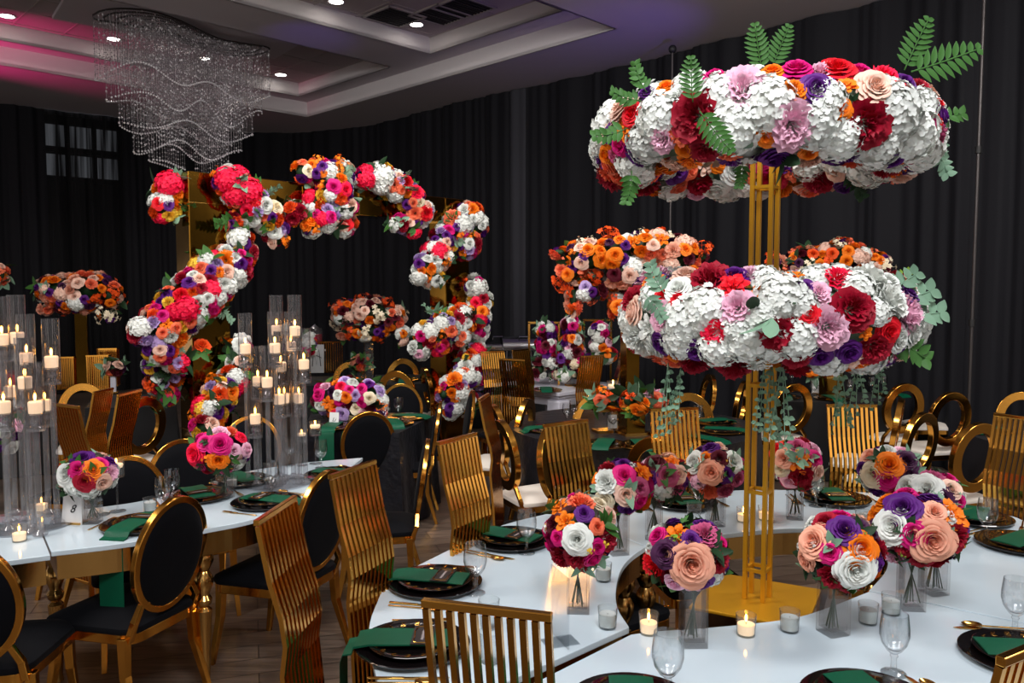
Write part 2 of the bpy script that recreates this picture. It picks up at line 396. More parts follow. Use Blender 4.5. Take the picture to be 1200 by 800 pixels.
# ------------------------------------------------------------------ flowers
PAL = dict(white=(232, 235, 230), ivory=(240, 226, 196), blush=(250, 206, 186), peach=(250, 178, 150), coral=(255, 122, 84), orange=(252, 128, 10), burnt=(236, 82, 16), yellow=(246, 198, 60),
           red=(232, 12, 36), hotred=(246, 16, 70), burgundy=(166, 8, 42), wine=(96, 8, 32), magenta=(216, 8, 120), dusty=(196, 84, 128), pink=(244, 190, 214), lavender=(188, 160, 214), purple=(88, 14, 118), plum=(66, 16, 62),
           green=(58, 104, 42), dark=(28, 58, 30), sage=(122, 158, 132), lime=(130, 168, 50))
def petal_mat(c):
    return mat('petal_'+c if c not in ('green', 'dark', 'sage', 'lime') else 'leaf_'+c, PAL[c], .55, vary=.14, spec=.25)
def petal(mb, th, hw, prof, nu=4, nv=4, ruffle=0, rnd=None, round_=.22, point=0):
    """prof(t) -> (radius, height); hw half angle"""
    ph = rnd.uniform(0, 6.3) if rnd else 0
    def fn(u, v):
        s = 2*u-1; t = v*(1-round_*s*s*(1 if not point else 0)) if True else v
        r, z = prof(t)
        ww = hw*(.35+.65*math.sin(min(1, t*1.25)*math.pi/2))
        if point: ww *= 1-max(0, (t-.6)/.4)*point
        a = th+s*ww
        z += ruffle*math.sin(s*5+ph)*t*.5; r += ruffle*math.cos(s*6+ph)*t*.5
        z += .05*s*s*t
        return (r*math.cos(a), r*math.sin(a), z)
    mb.grid(fn, nu, nv)
def bloom_rose(seed):
    r = random.Random(seed); mb = MB()
    layers = [(.10, .84, 3, 1.15, .0), (.20, .86, 3, 1.2, .02), (.32, .85, 4, 1.0, .06), (.45, .80, 5, .9, .12), (.60, .72, 5, .88, .22), (.75, .60, 6, .78, .34), (.90, .44, 6, .76, .45), (1.0, .26, 6, .74, .5)]
    for k, (R0, H0, n, hw, curl) in enumerate(layers):
        off = k*2.1+r.uniform(0, .8)
        for i in range(n):
            R1 = R0*r.uniform(.92, 1.1); H1 = H0*r.uniform(.93, 1.07); ph = r.uniform(0, 6); th = off+6.283*i/n+r.uniform(-.12, .12); tilt = r.uniform(.04, .13)
            def fn(u, v):
                s = 2*u-1; t = v*(1-.16*s*s-.05*abs(s)**3+.035*math.cos(s*3)) 
                ww = hw*(.3+.7*math.sin(min(1, t*1.2)*math.pi/2))
                a = th+s*ww
                rad = R1*(.34+.66*math.sin(t*1.5))+s*tilt*R1*t+curl*.42*max(0, t-.62)**1.1*2
                z = H1*math.sin(t*math.pi*(.5+curl*.36))-.05*curl*s*s+.025*math.sin(s*5+ph)*t
                rad *= 1-.10*s*s*(1-curl)
                return (rad*math.cos(a), rad*math.sin(a), z)
            mb.grid(fn, 6, 5)
    mb.ball((0, 0, .40), (.13, .13, .36), 8, 6)
    return mb
def bloom_peony(seed):
    r = random.Random(seed); mb = MB()
    for k in range(6):
        n = (4, 6, 8, 9, 9, 8)[k]; R0 = (.2, .4, .58, .74, .88, 1.0)[k]; H0 = (.78, .78, .7, .58, .42, .22)[k]; off = r.uniform(0, 6)
        for i in range(n):
            R1 = R0*r.uniform(.85, 1.12); H1 = H0*r.uniform(.85, 1.12)
            def prof(t, R1=R1, H1=H1, k=k):
                return R1*(.3+.7*t**.8)*(1+.0*k), H1*math.sin(t*1.75)
            petal(mb, off+6.283*i/n+r.uniform(-.2, .2), .52, prof, 4, 3, .16, r, .1)
    return mb
def bloom_star(seed):
    """open day-lily like bloom with pointed petals"""
    r = random.Random(seed); mb = MB()
    for k, (R0, H0, n, hw) in enumerate(((.35, .6, 4, .8), (.7, .5, 5, .6), (1.0, .34, 6, .5))):
        off = r.uniform(0, 6)
        for i in range(n):
            def prof(t, R0=R0*r.uniform(.9, 1.1), H0=H0): return R0*(.2+.8*t), H0*math.sin(t*2.1)
            petal(mb, off+6.283*i/n, hw, prof, 4, 4, .08, r, 0, .75)
    return mb
def floret(mb, c, nrm, sz, r, n=4, cup=.25):
    nrm = Vector(nrm).normalized(); a = nrm.orthogonal().normalized(); b = nrm.cross(a); rot = r.uniform(0, 6.3); c = Vector(c)
    for i in range(n):
        t = rot+6.283*i/n; d = a*math.cos(t)+b*math.sin(t); s = nrm.cross(d)
        w = sz*(.62 if n == 4 else .42); j = r.uniform(-.1, .25)
        p = [c, c+d*sz*.4+s*w*.9+nrm*sz*(cup*.8+j), c+d*sz*.9+s*w*.75+nrm*sz*(cup+j*.6), c+d*sz*1.15+nrm*sz*(cup*.7-j*.5), c+d*sz*.9-s*w*.75+nrm*sz*(cup-j*.4), c+d*sz*.4-s*w*.9+nrm*sz*(cup*.8-j*.3), c+d*sz*.6+nrm*sz*.03]
        mb.add(p, [(0, 1, 6), (1, 2, 6), (2, 3, 6), (3, 4, 6), (4, 5, 6), (5, 0, 6)])
def bloom_hydrangea(seed):
    r = random.Random(seed); mb = MB(); N = 58
    for i in range(N):
        z = 1-(i+.5)/N*1.15; a = i*2.39996+r.uniform(-.2, .2); rr = math.sqrt(max(0, 1-z*z)); k = r.uniform(.84, 1.02)
        p = Vector((rr*math.cos(a)*k, rr*math.sin(a)*k, max(-.1, z)*.68*k+.08))
        nn = Vector((rr*math.cos(a), rr*math.sin(a), z+.15))+Vector((r.uniform(-.3, .3), r.uniform(-.3, .3), r.uniform(-.2, .2)))
        floret(mb, p, nn, .185, r)
    mb.ball((0, 0, .04), (.86, .86, .60), 14, 8)
    return mb
def bloom_spray(seed):
    r = random.Random(seed); mb = MB()
    for i in range(13):
        a = r.uniform(0, 6.3); rr = r.uniform(.05, .9); z = r.uniform(.25, .95)*(1.1-rr*.4)
        p = Vector((rr*math.cos(a), rr*math.sin(a), z))
        floret(mb, p, (p.x, p.y, .6), .22, r, 5, .12)
        mb.tube([(0, 0, -.1), (p.x*.6, p.y*.6, z*.45), p], .018, 3)
    return mb
def leafblade(mb, base, d, nrm, L, W, bend=.15):
    d = Vector(d).normalized(); nrm = Vector(nrm); nrm = (nrm-d*nrm.dot(d)).normalized(); s = d.cross(nrm)
    def fn(u, v):
        q = 2*u-1; w = W*math.sin(math.pi*min(.985, v**.8))**.8
        return tuple(Vector(base)+d*L*v+s*q*w+nrm*(-bend*L*v*v+abs(q)*w*.35))
    mb.grid(fn, 2, 5)
def bloom_leaf(seed):
    r = random.Random(seed); mb = MB()
    for i in range(3):
        a = r.uniform(0, 6.3); leafblade(mb, (0, 0, 0), (math.cos(a), math.sin(a), .55+r.uniform(0, .5)), (0, 0, 1), r.uniform(1.0, 1.35), .3)
    return mb
def bloom_branch(seed):
    """stem rising along z with paired broad leaves"""
    r = random.Random(seed); mb = MB(); pts = [Vector((.08*math.sin(k*.5), .0, k*.165)) for k in range(7)]
    mb.tube(pts, .02, 4)
    for k in range(1, 7):
        for s in (-1, 1): leafblade(mb, pts[k], (s*1.0, r.uniform(-.5, .5), .7), (0, r.choice((-1, 1)), .3), .46-.035*k, .095)
    return mb
def bloom_fern(seed):
    r = random.Random(seed); mb = MB(); pts = [Vector((0, .16*(k/9)**2, k*.115)) for k in range(10)]
    mb.tube(pts, .016, 4)
    for k in range(1, 10):
        L = .36*math.sin(math.pi*(.25+.7*k/10))
        for s in (-1, 1): leafblade(mb, pts[k], (s, .05, .55), (0, 1, .1), L, .055, .1)
    return mb
def bloom_eucalyptus(seed):
    """hanging vine: grows outwards then falls"""
    r = random.Random(seed); mb = MB()
    for sgn in range(3):
        a = r.uniform(0, 6.3); L = r.uniform(.8, 1.5); pts = [Vector((math.cos(a)*.25*k/8, math.sin(a)*.25*k/8, -L*k/8*1.4)) for k in range(9)]
        mb.tube(pts, .014, 3)
        for k in range(1, 9):
            for s in (-1, 1):
                e = r.uniform(0, 6.3); leafblade(mb, pts[k], (math.cos(e)*s, math.sin(e)*s, -.2), (math.sin(e), -math.cos(e), .4), .15, .065)
    return mb
BL = dict(rose=bloom_rose, peony=bloom_peony, lily=bloom_star, hydrangea=bloom_hydrangea, spray=bloom_spray, leaf=bloom_leaf, branch=bloom_branch, fern=bloom_fern, eucalyptus=bloom_eucalyptus)
NM = dict(rose='rose', peony='peony', lily='lily', hydrangea='hydrangea', spray='blossom_spray', leaf='leaf', branch='leafy_branch', fern='fern_frond', eucalyptus='eucalyptus_sprig')
_B = {}
def bloom_mesh(kind, color, var):
    k = (kind, color, var)
    if k not in _B:
        if (kind, var) not in _B: _B[(kind, var)] = BL[kind](var*7+3)
        _B[k] = _B[(kind, var)].mesh(NM[kind]+'_'+color, petal_mat(color), True)
    return _B[k]
def sdf_ell(els):
    def f(p):
        m = 1e9
        for c, r in els:
            q = Vector(((p.x-c[0])/r[0], (p.y-c[1])/r[1], (p.z-c[2])/r[2])); k = q.length
            m = min(m, (k-1)*min(r) if k < 1 else (k-1)*sum(r)/3)
        return m
    return f
def sdf_torus(c, Rm, rt, sz=1.0):
    def f(p):
        a = math.hypot(p.x-c[0], p.y-c[1])-Rm; b = (p.z-c[2])/sz
        return math.hypot(a, b)-rt
    return f
def grad(f, p, e=.004):
    g = Vector((f(p+Vector((e, 0, 0)))-f(p-Vector((e, 0, 0))), f(p+Vector((0, e, 0)))-f(p-Vector((0, e, 0))), f(p+Vector((0, 0, e)))-f(p-Vector((0, 0, e)))))
    return g.normalized() if g.length > 1e-9 else Vector((0, 0, 1))
def project(f, p):
    for _ in range(7): p = p-grad(f, p)*f(p)*.9
    return p
def frame(n, spin):
    n = n.normalized(); q = n.to_track_quat('Z', 'Y').to_matrix().to_4x4()
    return q @ Matrix.Rotation(spin, 4, 'Z')
class Mass:
    def __init__(s, root, f, lo, hi, seed=1):
        s.root = root; s.f = f; s.lo = lo; s.hi = hi; s.r = random.Random(seed); s.p = []; s.cnt = {}; s.inv = Matrix.Translation(-Vector(root.location)) if root.rotation_euler.z == 0 else root.matrix_basis.inverted()
    def place(s, kind, color, p, n, size, spin=None, sink=.35):
        if kind in ('rose', 'peony') and s.cnt.get(kind, 0) >= 96: kind = min(('rose', 'peony', 'lily', 'hydrangea'), key=lambda k: s.cnt.get(k, 0))
        s.cnt[kind] = s.cnt.get(kind, 0)+1
        o = bpy.data.objects.new(NM[kind], bloom_mesh(kind, color, s.r.randrange(3))); col.objects.link(o); o.parent = s.root
        sp = s.r.uniform(0, 6.3) if spin is None else spin
        o.matrix_basis = s.inv @ Matrix.Translation(p-n*size*sink) @ frame(n, sp) @ Matrix.Scale(size, 4)
        return o
    def hero(s, px, py, rp, kind, color, far=False, face=.45):
        d = ray(px, py).normalized(); o = Vector((0, 0, CZ)); t0 = ((Vector(s.lo)+Vector(s.hi))/2-o).length; ext = (Vector(s.hi)-Vector(s.lo)).length
        best = None; t = t0-ext*.6; hit = None; inside = False; cross = 0
        while t < t0+ext*.6:
            v = s.f(o+d*t)
            if best is None or v < best[0]: best = (v, t)
            if v < 0 and not inside:
                inside = True; cross += 1
                if not far or cross == 2: hit = t; break
            if v > 0: inside = False
            t += .012
        if hit is None: hit = best[1]
        p = o+d*hit; p = p if s.f(p) < .004 else project(s.f, p); n = grad(s.f, p); n = (n-d*face).normalized()
        size = rp*hit/FPX
        s.place(kind, color, p, n, size, sink=.3); s.p.append((p, size))
    def fill(s, n, mix, kmin=.62, tries=14, nlim=None, under=None):
        kinds, w = zip(*[((k, c, sz), wt) for (k, c, sz, wt) in mix])
        if under: ku, wu = zip(*[((k, c, sz), wt) for (k, c, sz, wt) in under])
        made = 0; fails = 0
        while made < n and fails < tries*n:
            p = Vector([s.r.uniform(a, b) for a, b in zip(s.lo, s.hi)])
            if abs(s.f(p)) > .25: fails += .2; continue
            p = project(s.f, p)
            if abs(s.f(p)) > .01: fails += 1; continue
            (k, c, sz) = (s.r.choices(ku, wu)[0] if under and grad(s.f, p).z < -.25 else s.r.choices(kinds, w)[0]); sz *= s.r.uniform(.85, 1.15)
            if any((p-q).length < kmin*(sz+z) for q, z in s.p): fails += 1; continue
            g = grad(s.f, p); g = (g+Vector((s.r.uniform(-.2, .2), s.r.uniform(-.2, .2), s.r.uniform(-.05, .25)))).normalized()
            s.place(k, c, p, g, sz); s.p.append((p, sz)); made += 1
        return made
    def leaves(s, n, L, cols=('green', 'dark', 'sage'), kind='leaf'):
        for _ in range(n):
            p = Vector([s.r.uniform(a, b) for a, b in zip(s.lo, s.hi)]); p = project(s.f, p)
            if abs(s.f(p)) > .02: continue
            s.place(kind, s.r.choice(cols), p, grad(s.f, p), L*s.r.uniform(.8, 1.2), sink=.15)
def core_ell(root, els, k=.72, c='dark'):
    q = MB(); inv = Matrix.Translation(-Vector(root.location))
    q.M = inv
    for ce, r in els: q.ball(ce, tuple(x*k for x in r), 14, 8)
    q.build('foliage_core', petal_mat(c), root)
RINGMIX = [('hydrangea', 'white', .082, 50), ('peony', 'burgundy', .07, 9), ('peony', 'pink', .07, 9), ('rose', 'orange', .042, 8), ('rose', 'purple', .042, 7), ('rose', 'magenta', .045, 4), ('rose', 'red', .045, 4), ('rose', 'blush', .05, 5), ('rose', 'white', .055, 5), ('peony', 'white', .07, 8)]
UNDERMIX = [('hydrangea', 'white', .065, 22), ('rose', 'coral', .04, 10), ('rose', 'orange', .04, 12), ('rose', 'purple', .04, 8), ('peony', 'burgundy', .055, 9), ('rose', 'blush', .045, 10), ('rose', 'white', .05, 10), ('rose', 'dusty', .04, 6)]
GARMIX = [('hydrangea', 'white', .085, 20), ('peony', 'white', .07, 8), ('rose', 'white', .055, 8), ('spray', 'orange', .08, 12), ('peony', 'burnt', .06, 4), ('hydrangea', 'hotred', .08, 5), ('rose', 'magenta', .05, 5), ('peony', 'burgundy', .065, 6), ('rose', 'purple', .05, 8), ('peony', 'lavender', .055, 4), ('peony', 'yellow', .055, 4), ('rose', 'coral', .05, 5), ('rose', 'blush', .05, 5), ('peony', 'orange', .055, 5)]
BACKMIX = [('rose', 'blush', .055, 10), ('hydrangea', 'white', .075, 8), ('spray', 'burnt', .11, 15), ('peony', 'coral', .06, 6), ('rose', 'purple', .045, 4), ('peony', 'wine', .06, 5), ('rose', 'plum', .045, 3), ('rose', 'orange', .05, 7), ('peony', 'orange', .055, 5), ('spray', 'ivory', .12, 15), ('peony', 'peach', .065, 8), ('spray', 'coral', .07, 5), ('hydrangea', 'blush', .07, 5)]
BOUQMIX = [('rose', 'magenta', .038, 8), ('rose', 'orange', .04, 8), ('rose', 'blush', .042, 8), ('rose', 'white', .045, 7), ('rose', 'purple', .036, 7), ('peony', 'burgundy', .048, 9), ('peony', 'dusty', .042, 5), ('peony', 'plum', .042, 4), ('hydrangea', 'pink', .045, 3), ('peony', 'coral', .042, 4)]

# ------------------------------------------------------------------ chairs
def rrect(w, d, r, n=5, front=1.0):
    pts = []
    for cx, cy, a0 in ((w/2-r, d/2-r, 0), (-w/2+r, d/2-r, 90), (-w/2*front+r, -d/2+r, 180), (w/2*front-r, -d/2+r, 270)):
        for i in range(n+1):
            a = R(a0+90*i/n); pts.append((cx+r*math.cos(a), cy+r*math.sin(a)))
    return pts
def cushion(mb, poly, z0, h, dome):
    n = len(poly); rings = [(1.0, 0), (1.015, h*.35), (1.0, h*.7), (.93, h*.95), (.7, h+dome*.6), (.35, h+dome*.95)]
    vs = []
    for k, z in rings: vs += [(x*k, y*k, z0+z) for x, y in poly]
    vs.append((0, 0, z0+h+dome)); fs = [tuple(range(n))[::-1]]
    for i in range(len(rings)-1): fs += [(i*n+j, i*n+(j+1) % n, (i+1)*n+(j+1) % n, (i+1)*n+j) for j in range(n)]
    m = (len(rings)-1)*n; fs += [(m+j, m+(j+1) % n, len(vs)-1) for j in range(n)]
    mb.add(vs, fs)
# chair frame: faces +y, origin on the floor below the seat centre
def legs4(r, w, d, top, t0=.021, t1=.012, splay=.05, m=None):
    for sx in (-1, 1):
        for sy in (-1, 1):
            q = MB(); x, y = sx*w/2, sy*d/2; k = 1 if sy > 0 else 1.5
            q.tube([(x, y, top), (x+sx*.004, y+sy*.006, top*.6), (x+sx*splay*.35, y+sy*splay*k, 0)], [t0*1.3, t0*1.1, t1*1.3], 4, ref=(1, 0, 0))
            q.build('leg', m or GOLD, r, smooth=False, bevel=.002)
def velvet_chair():
    r = empty('oval_back_chair'); ZS = .40
    legs4(r, .37, .36, ZS-.01)
    q = MB(); q.prism(rrect(.44, .43, .07, 5, .84), ZS-.045, ZS); q.build('seat_frame', GOLD, r, bevel=.004)
    q = MB(); cushion(q, rrect(.46, .44, .07, 5, .84), ZS, .035, .035); q.build('seat', VELVET, r)
    tilt = Matrix.Translation((0, -.215, .455)) @ Matrix.Rotation(R(9), 4, 'X')
    a, b = .185, .228
    q = MB(); q.M = tilt
    q.tube([(a*math.cos(t), 0, b+b*math.sin(t)) for t in [6.2832*i/44 for i in range(44)]], .021, 4, closed=True, sx=.9)
    q.build('back_frame', GOLD, r, bevel=.004)
    q = MB(); q.M = tilt
    def pad(sgn):
        def fn(u, v):
            t = 6.2832*u; k = v
            return ((a-.012)*k*math.cos(t), sgn*(.012+.016*math.sqrt(max(0, 1-k**4))), b+(b-.012)*k*math.sin(t))
        return fn
    q.grid(pad(1), 36, 8); q.grid(pad(-1), 36, 8); q.build('backrest', VELVET, r)
    for s in (-1, 1):
        q = MB(); q.tube([(s*.17, -.19, ZS-.03), (s*.17, -.222, ZS+.05), (s*.135, -.225, ZS+.11), (s*.10, -.228, ZS+.115)], [.02, .018, .016, .014], 4, ref=(0, 1, 0))
        q.build('back_post', GOLD, r, smooth=False, bevel=.003)
    return r
def ring_chair():
    r = empty('ring_back_chair'); ZS = .40
    legs4(r, .37, .36, ZS-.01, .02, .013)
    q = MB(); q.prism(rrect(.43, .42, .06, 5, .86), ZS-.045, ZS); q.build('seat_frame', GOLD, r, bevel=.004)
    q = MB(); cushion(q, rrect(.45, .43, .06, 5, .86), ZS, .035, .03); q.build('seat', CREAM, r)
    tilt = Matrix.Translation((0, -.215, .48)) @ Matrix.Rotation(R(8), 4, 'X')
    ao, bo, ai, bi, th = .20, .235, .132, .168, .021
    q = MB(); q.M = tilt; n = 48; vs = []
    for i in range(n):
        t = 6.2832*i/n
        for (a, b) in ((ao, bo), (ai, bi)):
            for y in (-th, th): vs.append((a*math.cos(t), y, bo+b*math.sin(t)))
    fs = []
    for i in range(n):
        j = (i+1) % n; A = i*4; B = j*4
        fs += [(A, B, B+1, A+1), (A+2, A+3, B+3, B+2), (A, A+2, B+2, B), (A+1, B+1, B+3, A+3)]
    q.add(vs, fs); q.build('back_ring', GOLD, r, bevel=.003)
    for s in (-1, 1):
        q = MB(); q.tube([(s*.17, -.19, ZS-.03), (s*.165, -.215, ZS+.05), (s*.10, -.222, ZS+.13), (s*.06, -.225, ZS+.15)], [.019, .018, .018, .016], 4, ref=(0, 1, 0))
        q.build('back_post', GOLD, r, smooth=False, bevel=.003)
    return r
SBW = .26
def slat_chair():
    r = empty('slat_back_chair'); ZS = .40; W = SBW
    legs4(r, .30, .34, ZS-.01)
    q = MB(); q.prism(rrect(.40, .41, .04, 4), ZS-.045, ZS); q.build('seat_frame', GOLD, r, bevel=.004)
    q = MB(); cushion(q, rrect(.41, .41, .05, 4), ZS, .04, .02); q.build('seat', VELVET, r)
    prof = [(-.17, .20), (-.19, .42), (-.20, .62), (-.215, .78), (-.205, .86), (-.215, .93), (-.245, 1.03), (-.275, 1.18)]
    n = 11; q = MB()
    for i in range(n):
        x = -W/2+.008+(W-.016)*i/(n-1)
        q.tube([(x, y, z) for y, z in prof], .0092, 4, ref=(1, 0, 0))
    q.build('slat_panel', GOLD, r, smooth=False)
    q = MB(); q.tube([(-W/2, -.277, 1.19), (W/2, -.277, 1.19)], .0115, 4, ref=(0, 0, 1)); q.build('top_rail', GOLD, r, smooth=False, bevel=.002)
    q = MB(); q.tube([(-W/2, -.172, .21), (W/2, -.172, .21)], .013, 4, ref=(0, 0, 1)); q.build('bottom_rail', GOLD, r, smooth=False, bevel=.002)
    return r
KV, KO, KS = Kind(velvet_chair), Kind(ring_chair), Kind(slat_chair)
TOPS = {'V': (.905, -.285), 'O': (.945, -.28), 'S': (1.2, -.277)}
def chair(kind, px, py, face, label, group, sc=1.0):
    z, back = TOPS[kind]; z *= sc; back *= sc; p = at_z(px, py, z); a = R(face); d = Vector((math.cos(a), math.sin(a), 0))
    o = p-d*back
    k = {'V': KV, 'O': KO, 'S': KS}[kind]
    cat = 'chair'
    return k.put((o.x, o.y, 0), a-math.pi/2, label, cat, group, sc)

# ------------------------------------------------------------------ tableware
def goblet(water=False):
    def fn():
        r = empty('water_goblet')
        q = MB(); out = [(.033, 0), (.033, .003), (.012, .009), (.008, .014), (.0075, .045), (.011, .05), (.008, .056), (.02, .066), (.033, .085), (.039, .108), (.0385, .13), (.034, .168)]
        inn = [(.0325, .168), (.037, .13), (.0375, .108), (.031, .086), (.018, .069), (.0005, .064)]
        q.lathe(out+inn, 28); q.build('glass_bowl', GOB, r)
        if water:
            pass
        return r
    return fn
GOB = glass('goblet_clear', (.975, .98, .985), ior=1.75, edge=.08)
KG = Kind(goblet())
def tumbler():
    r = empty('tumbler'); q = MB(); q.lathe([(.026, 0), (.034, .09), (.0325, .09), (.025, .006), (.0005, .006)], 24); q.build('glass_body', GLS, r); return r
KT = Kind(tumbler)
def votive(lit):
    def fn():
        r = empty('votive_candle'); q = MB()
        q.lathe([(.0255, 0), (.0275, .004), (.031, .066), (.0295, .066), (.026, .006), (.0005, .006)], 24); q.build('glass_cup', GLS, r)
        q = MB(); q.lathe([(.0245, .007), (.026, .03), (.026, .045 if not lit else .036), (.0005, .043 if not lit else .034)], 20); q.build('wax', WAXG if lit else FROST, r)
        q = MB(); q.tube([(0, 0, .03), (0, 0, .045)], .001, 5); q.build('wick', INK, r)
        if lit:
            q = MB(); q.ball((0, 0, .054), (.0042, .0042, .012), 8, 6); q.build('flame', FLAME, r)
        return r
    return fn
KVL, KVU = Kind(votive(True)), Kind(votive(False))
def square_vase(h, w=.042):
    def fn():
        r = empty('square_vase'); q = MB(); t = .006
        def sq(k): return rrect(k*2, k*2, .004, 2)
        o, i = sq(w), sq(w-t); n = len(o)
        vs = [(x, y, 0) for x, y in o]+[(x, y, h) for x, y in o]+[(x, y, h) for x, y in i]+[(x, y, .016) for x, y in i]
        fs = [tuple(range(n))[::-1]]+[(k*n+j, k*n+(j+1) % n, (k+1)*n+(j+1) % n, (k+1)*n+j) for k in range(3) for j in range(n)]+[tuple(range(3*n, 4*n))]
        q.add(vs, fs); q.build('glass_body', VGL, r, smooth=False); return r
    return fn
VGL = glass('vase_glass', (.93, .92, .92), ior=1.5, body=.012, edge=.3)
KVS, KVM = Kind(square_vase(.20, .036)), Kind(square_vase(.13, .034))
def charger():
    r = empty('charger_plate'); q = MB(); q.lathe([(.001, .002), (.09, .002), (.11, .006), (.165, .014), (.167, .017), (.164, .019), (.11, .011), (.09, .007), (.001, .006)], 48); q.build('plate_body', BLACKPL, r)
    return r
def dinner():
    r = empty('dinner_plate'); q = MB(); q.lathe([(.001, 0), (.08, 0), (.13, .013), (.132, .017), (.128, .018), (.08, .006), (.001, .005)], 48); q.build('plate_body', BLACKPL, r)
    q = MB(); rr = random.Random(3)
    for k in range(16):
        a = 6.283*k/16; ca = Vector((.108*math.cos(a), .108*math.sin(a), .0135))
        q.tube([ca+Vector((.010*math.cos(t+a), .007*math.sin(2*t), .0012+.002*math.cos(t))) for t in [6.283*i/10 for i in range(10)]], .0011, 4, closed=True)
    q.build('rim_filigree', CUT, r); return r
KC, KD = Kind(charger), Kind(dinner)
def charger_gold():
    r = empty('charger_plate'); q = MB(); q.lathe([(.001, .002), (.09, .002), (.11, .006), (.165, .014), (.167, .017), (.164, .019), (.11, .011), (.09, .007), (.001, .006)], 40); q.build('plate_body', CUT, r)
    return r
KCG = Kind(charger_gold)
def fork():
    r = empty('fork'); q = MB(); q.box((0, -.03, .004), (.007, .12, .003)); q.box((0, .04, .005), (.016, .04, .002)); q.build('handle', CUT, r, bevel=.001)
    for i in range(4): e = MB(); e.box((-.0075+.005*i, .078, .006), (.0026, .045, .002)); e.build('tine', CUT, r)
    return r
def knife():
    r = empty('knife'); q = MB(); q.box((0, -.05, .004), (.010, .10, .005)); q.build('handle', CUT, r, bevel=.001)
    q = MB(); q.prism([(-.005, 0), (.006, 0), (.009, .05), (.007, .1), (-.002, .122), (-.005, .1)], .003, .005); q.build('blade', CUT, r, smooth=False); return r
def spoon():
    r = empty('spoon'); q = MB(); q.box((0, -.03, .004), (.006, .13, .003)); q.build('handle', CUT, r, bevel=.001)
    q = MB(); q.lathe([(.001, 0), (.014, .002), (.02, .008), (.019, .009), (.013, .004), (.001, .002)], 16, (0, .06, .001), 1, 1.5); q.build('bowl', CUT, r); return r
KF, KK, KSP = Kind(fork), Kind(knife), Kind(spoon)
def napkin_mesh(y0, edge, drop, w=.115, z=.032):
    """green satin strip lying over the plate, running off the table edge when drop>0 (local y: plate centre 0, diner at -y)"""
    pts = [(y0, z), (0, z+.002), (-.12, z+.001), (-.165, z-.008)]
    if drop: pts += [(-edge+.02, .006), (-edge-.006, .003), (-edge-.014, -.02), (-edge-.016, -drop)]
    else: pts += [(-.185, z-.022)]
    q = MB(); t = .004; n = len(pts)
    def cs(k):
        y, zz = pts[k]; return y, zz
    vs = []
    for k in range(n):
        y, zz = pts[k]; ww = w*(1 if k < 3 else .96)
        for x in (-ww/2, -ww/6, ww/6, ww/2):
            vs.append((x, y, zz+t*.5+.002*math.cos(x*60+k)))
        for x in (ww/2, ww/6, -ww/6, -ww/2): vs.append((x, y+.0005, zz-t*.5))
    fs = [(a*8+j, a*8+(j+1) % 8, (a+1)*8+(j+1) % 8, (a+1)*8+j) for a in range(n-1) for j in range(8)]+[tuple(range(8)), tuple(range((n-1)*8, n*8))[::-1]]
    q.add(vs, fs); return q
def menu_card():
    r = empty('menu_card'); q = MB(); q.box((0, 0, .001), (.125, .062, .002)); q.build('card', DARKCARD, r)
    q = MB(); w, h = .055, .024; pts = []
    for i in range(48):
        t = 6.283*i/48; c, s = math.cos(t), math.sin(t)
        pts.append((w*math.copysign(abs(c)**.4, c), h*math.copysign(abs(s)**.4, s)+.0018*math.sin(t*12), .003))
    q.tube(pts, .0016, 5, closed=True); q.build('gold_border', CUT, r)
    q = MB(); q.tube([(-.034+.0011*i, .0055*math.sin(i*1.25)*math.cos(i*.31), .0024) for i in range(62)], .0008, 4); q.build('script_lettering', PALEINK, r); return r
KMC = Kind(menu_card)
def setting(px, py, face, where, drop=0, edge=.19, z=TT, cutlery=True, menu=True, rotnap=0, gold=False):
    """place setting; face = direction the diner looks"""
    c = at_z(px, py, z+.01); c.z = z; a = R(face)-math.pi/2
    M = Matrix.Translation(c) @ Matrix.Rotation(a, 4, 'Z')
    (KCG if gold else KC).put(c, a, ('gold' if gold else 'black')+' charger plate '+where, 'charger plate', 'charger plates')
    KD.put(c+Vector((0, 0, .0125)), a, 'dark patterned dinner plate '+where, 'plate', 'dinner plates')
    o = napkin_mesh(.115, edge, drop).build('napkin', GREEN); o.location = c; o.rotation_euler = (0, 0, a+R(rotnap))
    tag(o, 'emerald green napkin '+where, 'napkin', 'green napkins')
    if menu:
        p = M @ Vector((0, .03, .038)); KMC.put(p, a+R(rotnap), 'gold-bordered menu card '+where, 'menu card', 'menu cards')
    if cutlery:
        for K, x, nm in ((KF, -.19, 'gold fork '), (KK, .19, 'gold knife '), (KSP, .215, 'gold spoon ')):
            p = M @ Vector((x, 0, .0)); K.put(p, a, nm+where, nm.split()[1], 'gold '+nm.split()[1]+'s')
def candle_stem():
    r = empty('floating_candle_stand')
    q = MB(); q.lathe([(.04, 0), (.04, .003), (.008, .01), (.005, .02), (.005, .165), (.01, .175), (.036, .18), (.038, .184), (.038, .27), (.036, .27), (.036, .186), (.001, .183)], 28); q.build('glass_stand', GLS, r)
    q = MB(); q.lathe([(.001, .225), (.028, .228), (.033, .24), (.031, .247), (.001, .248)], 24); q.build('floating_candle', WAXG, r)
    q = MB(); q.ball((0, 0, .262), (.005, .005, .014), 8, 6); q.build('flame', FLAME, r)
    return r
KCS = Kind(candle_stem)
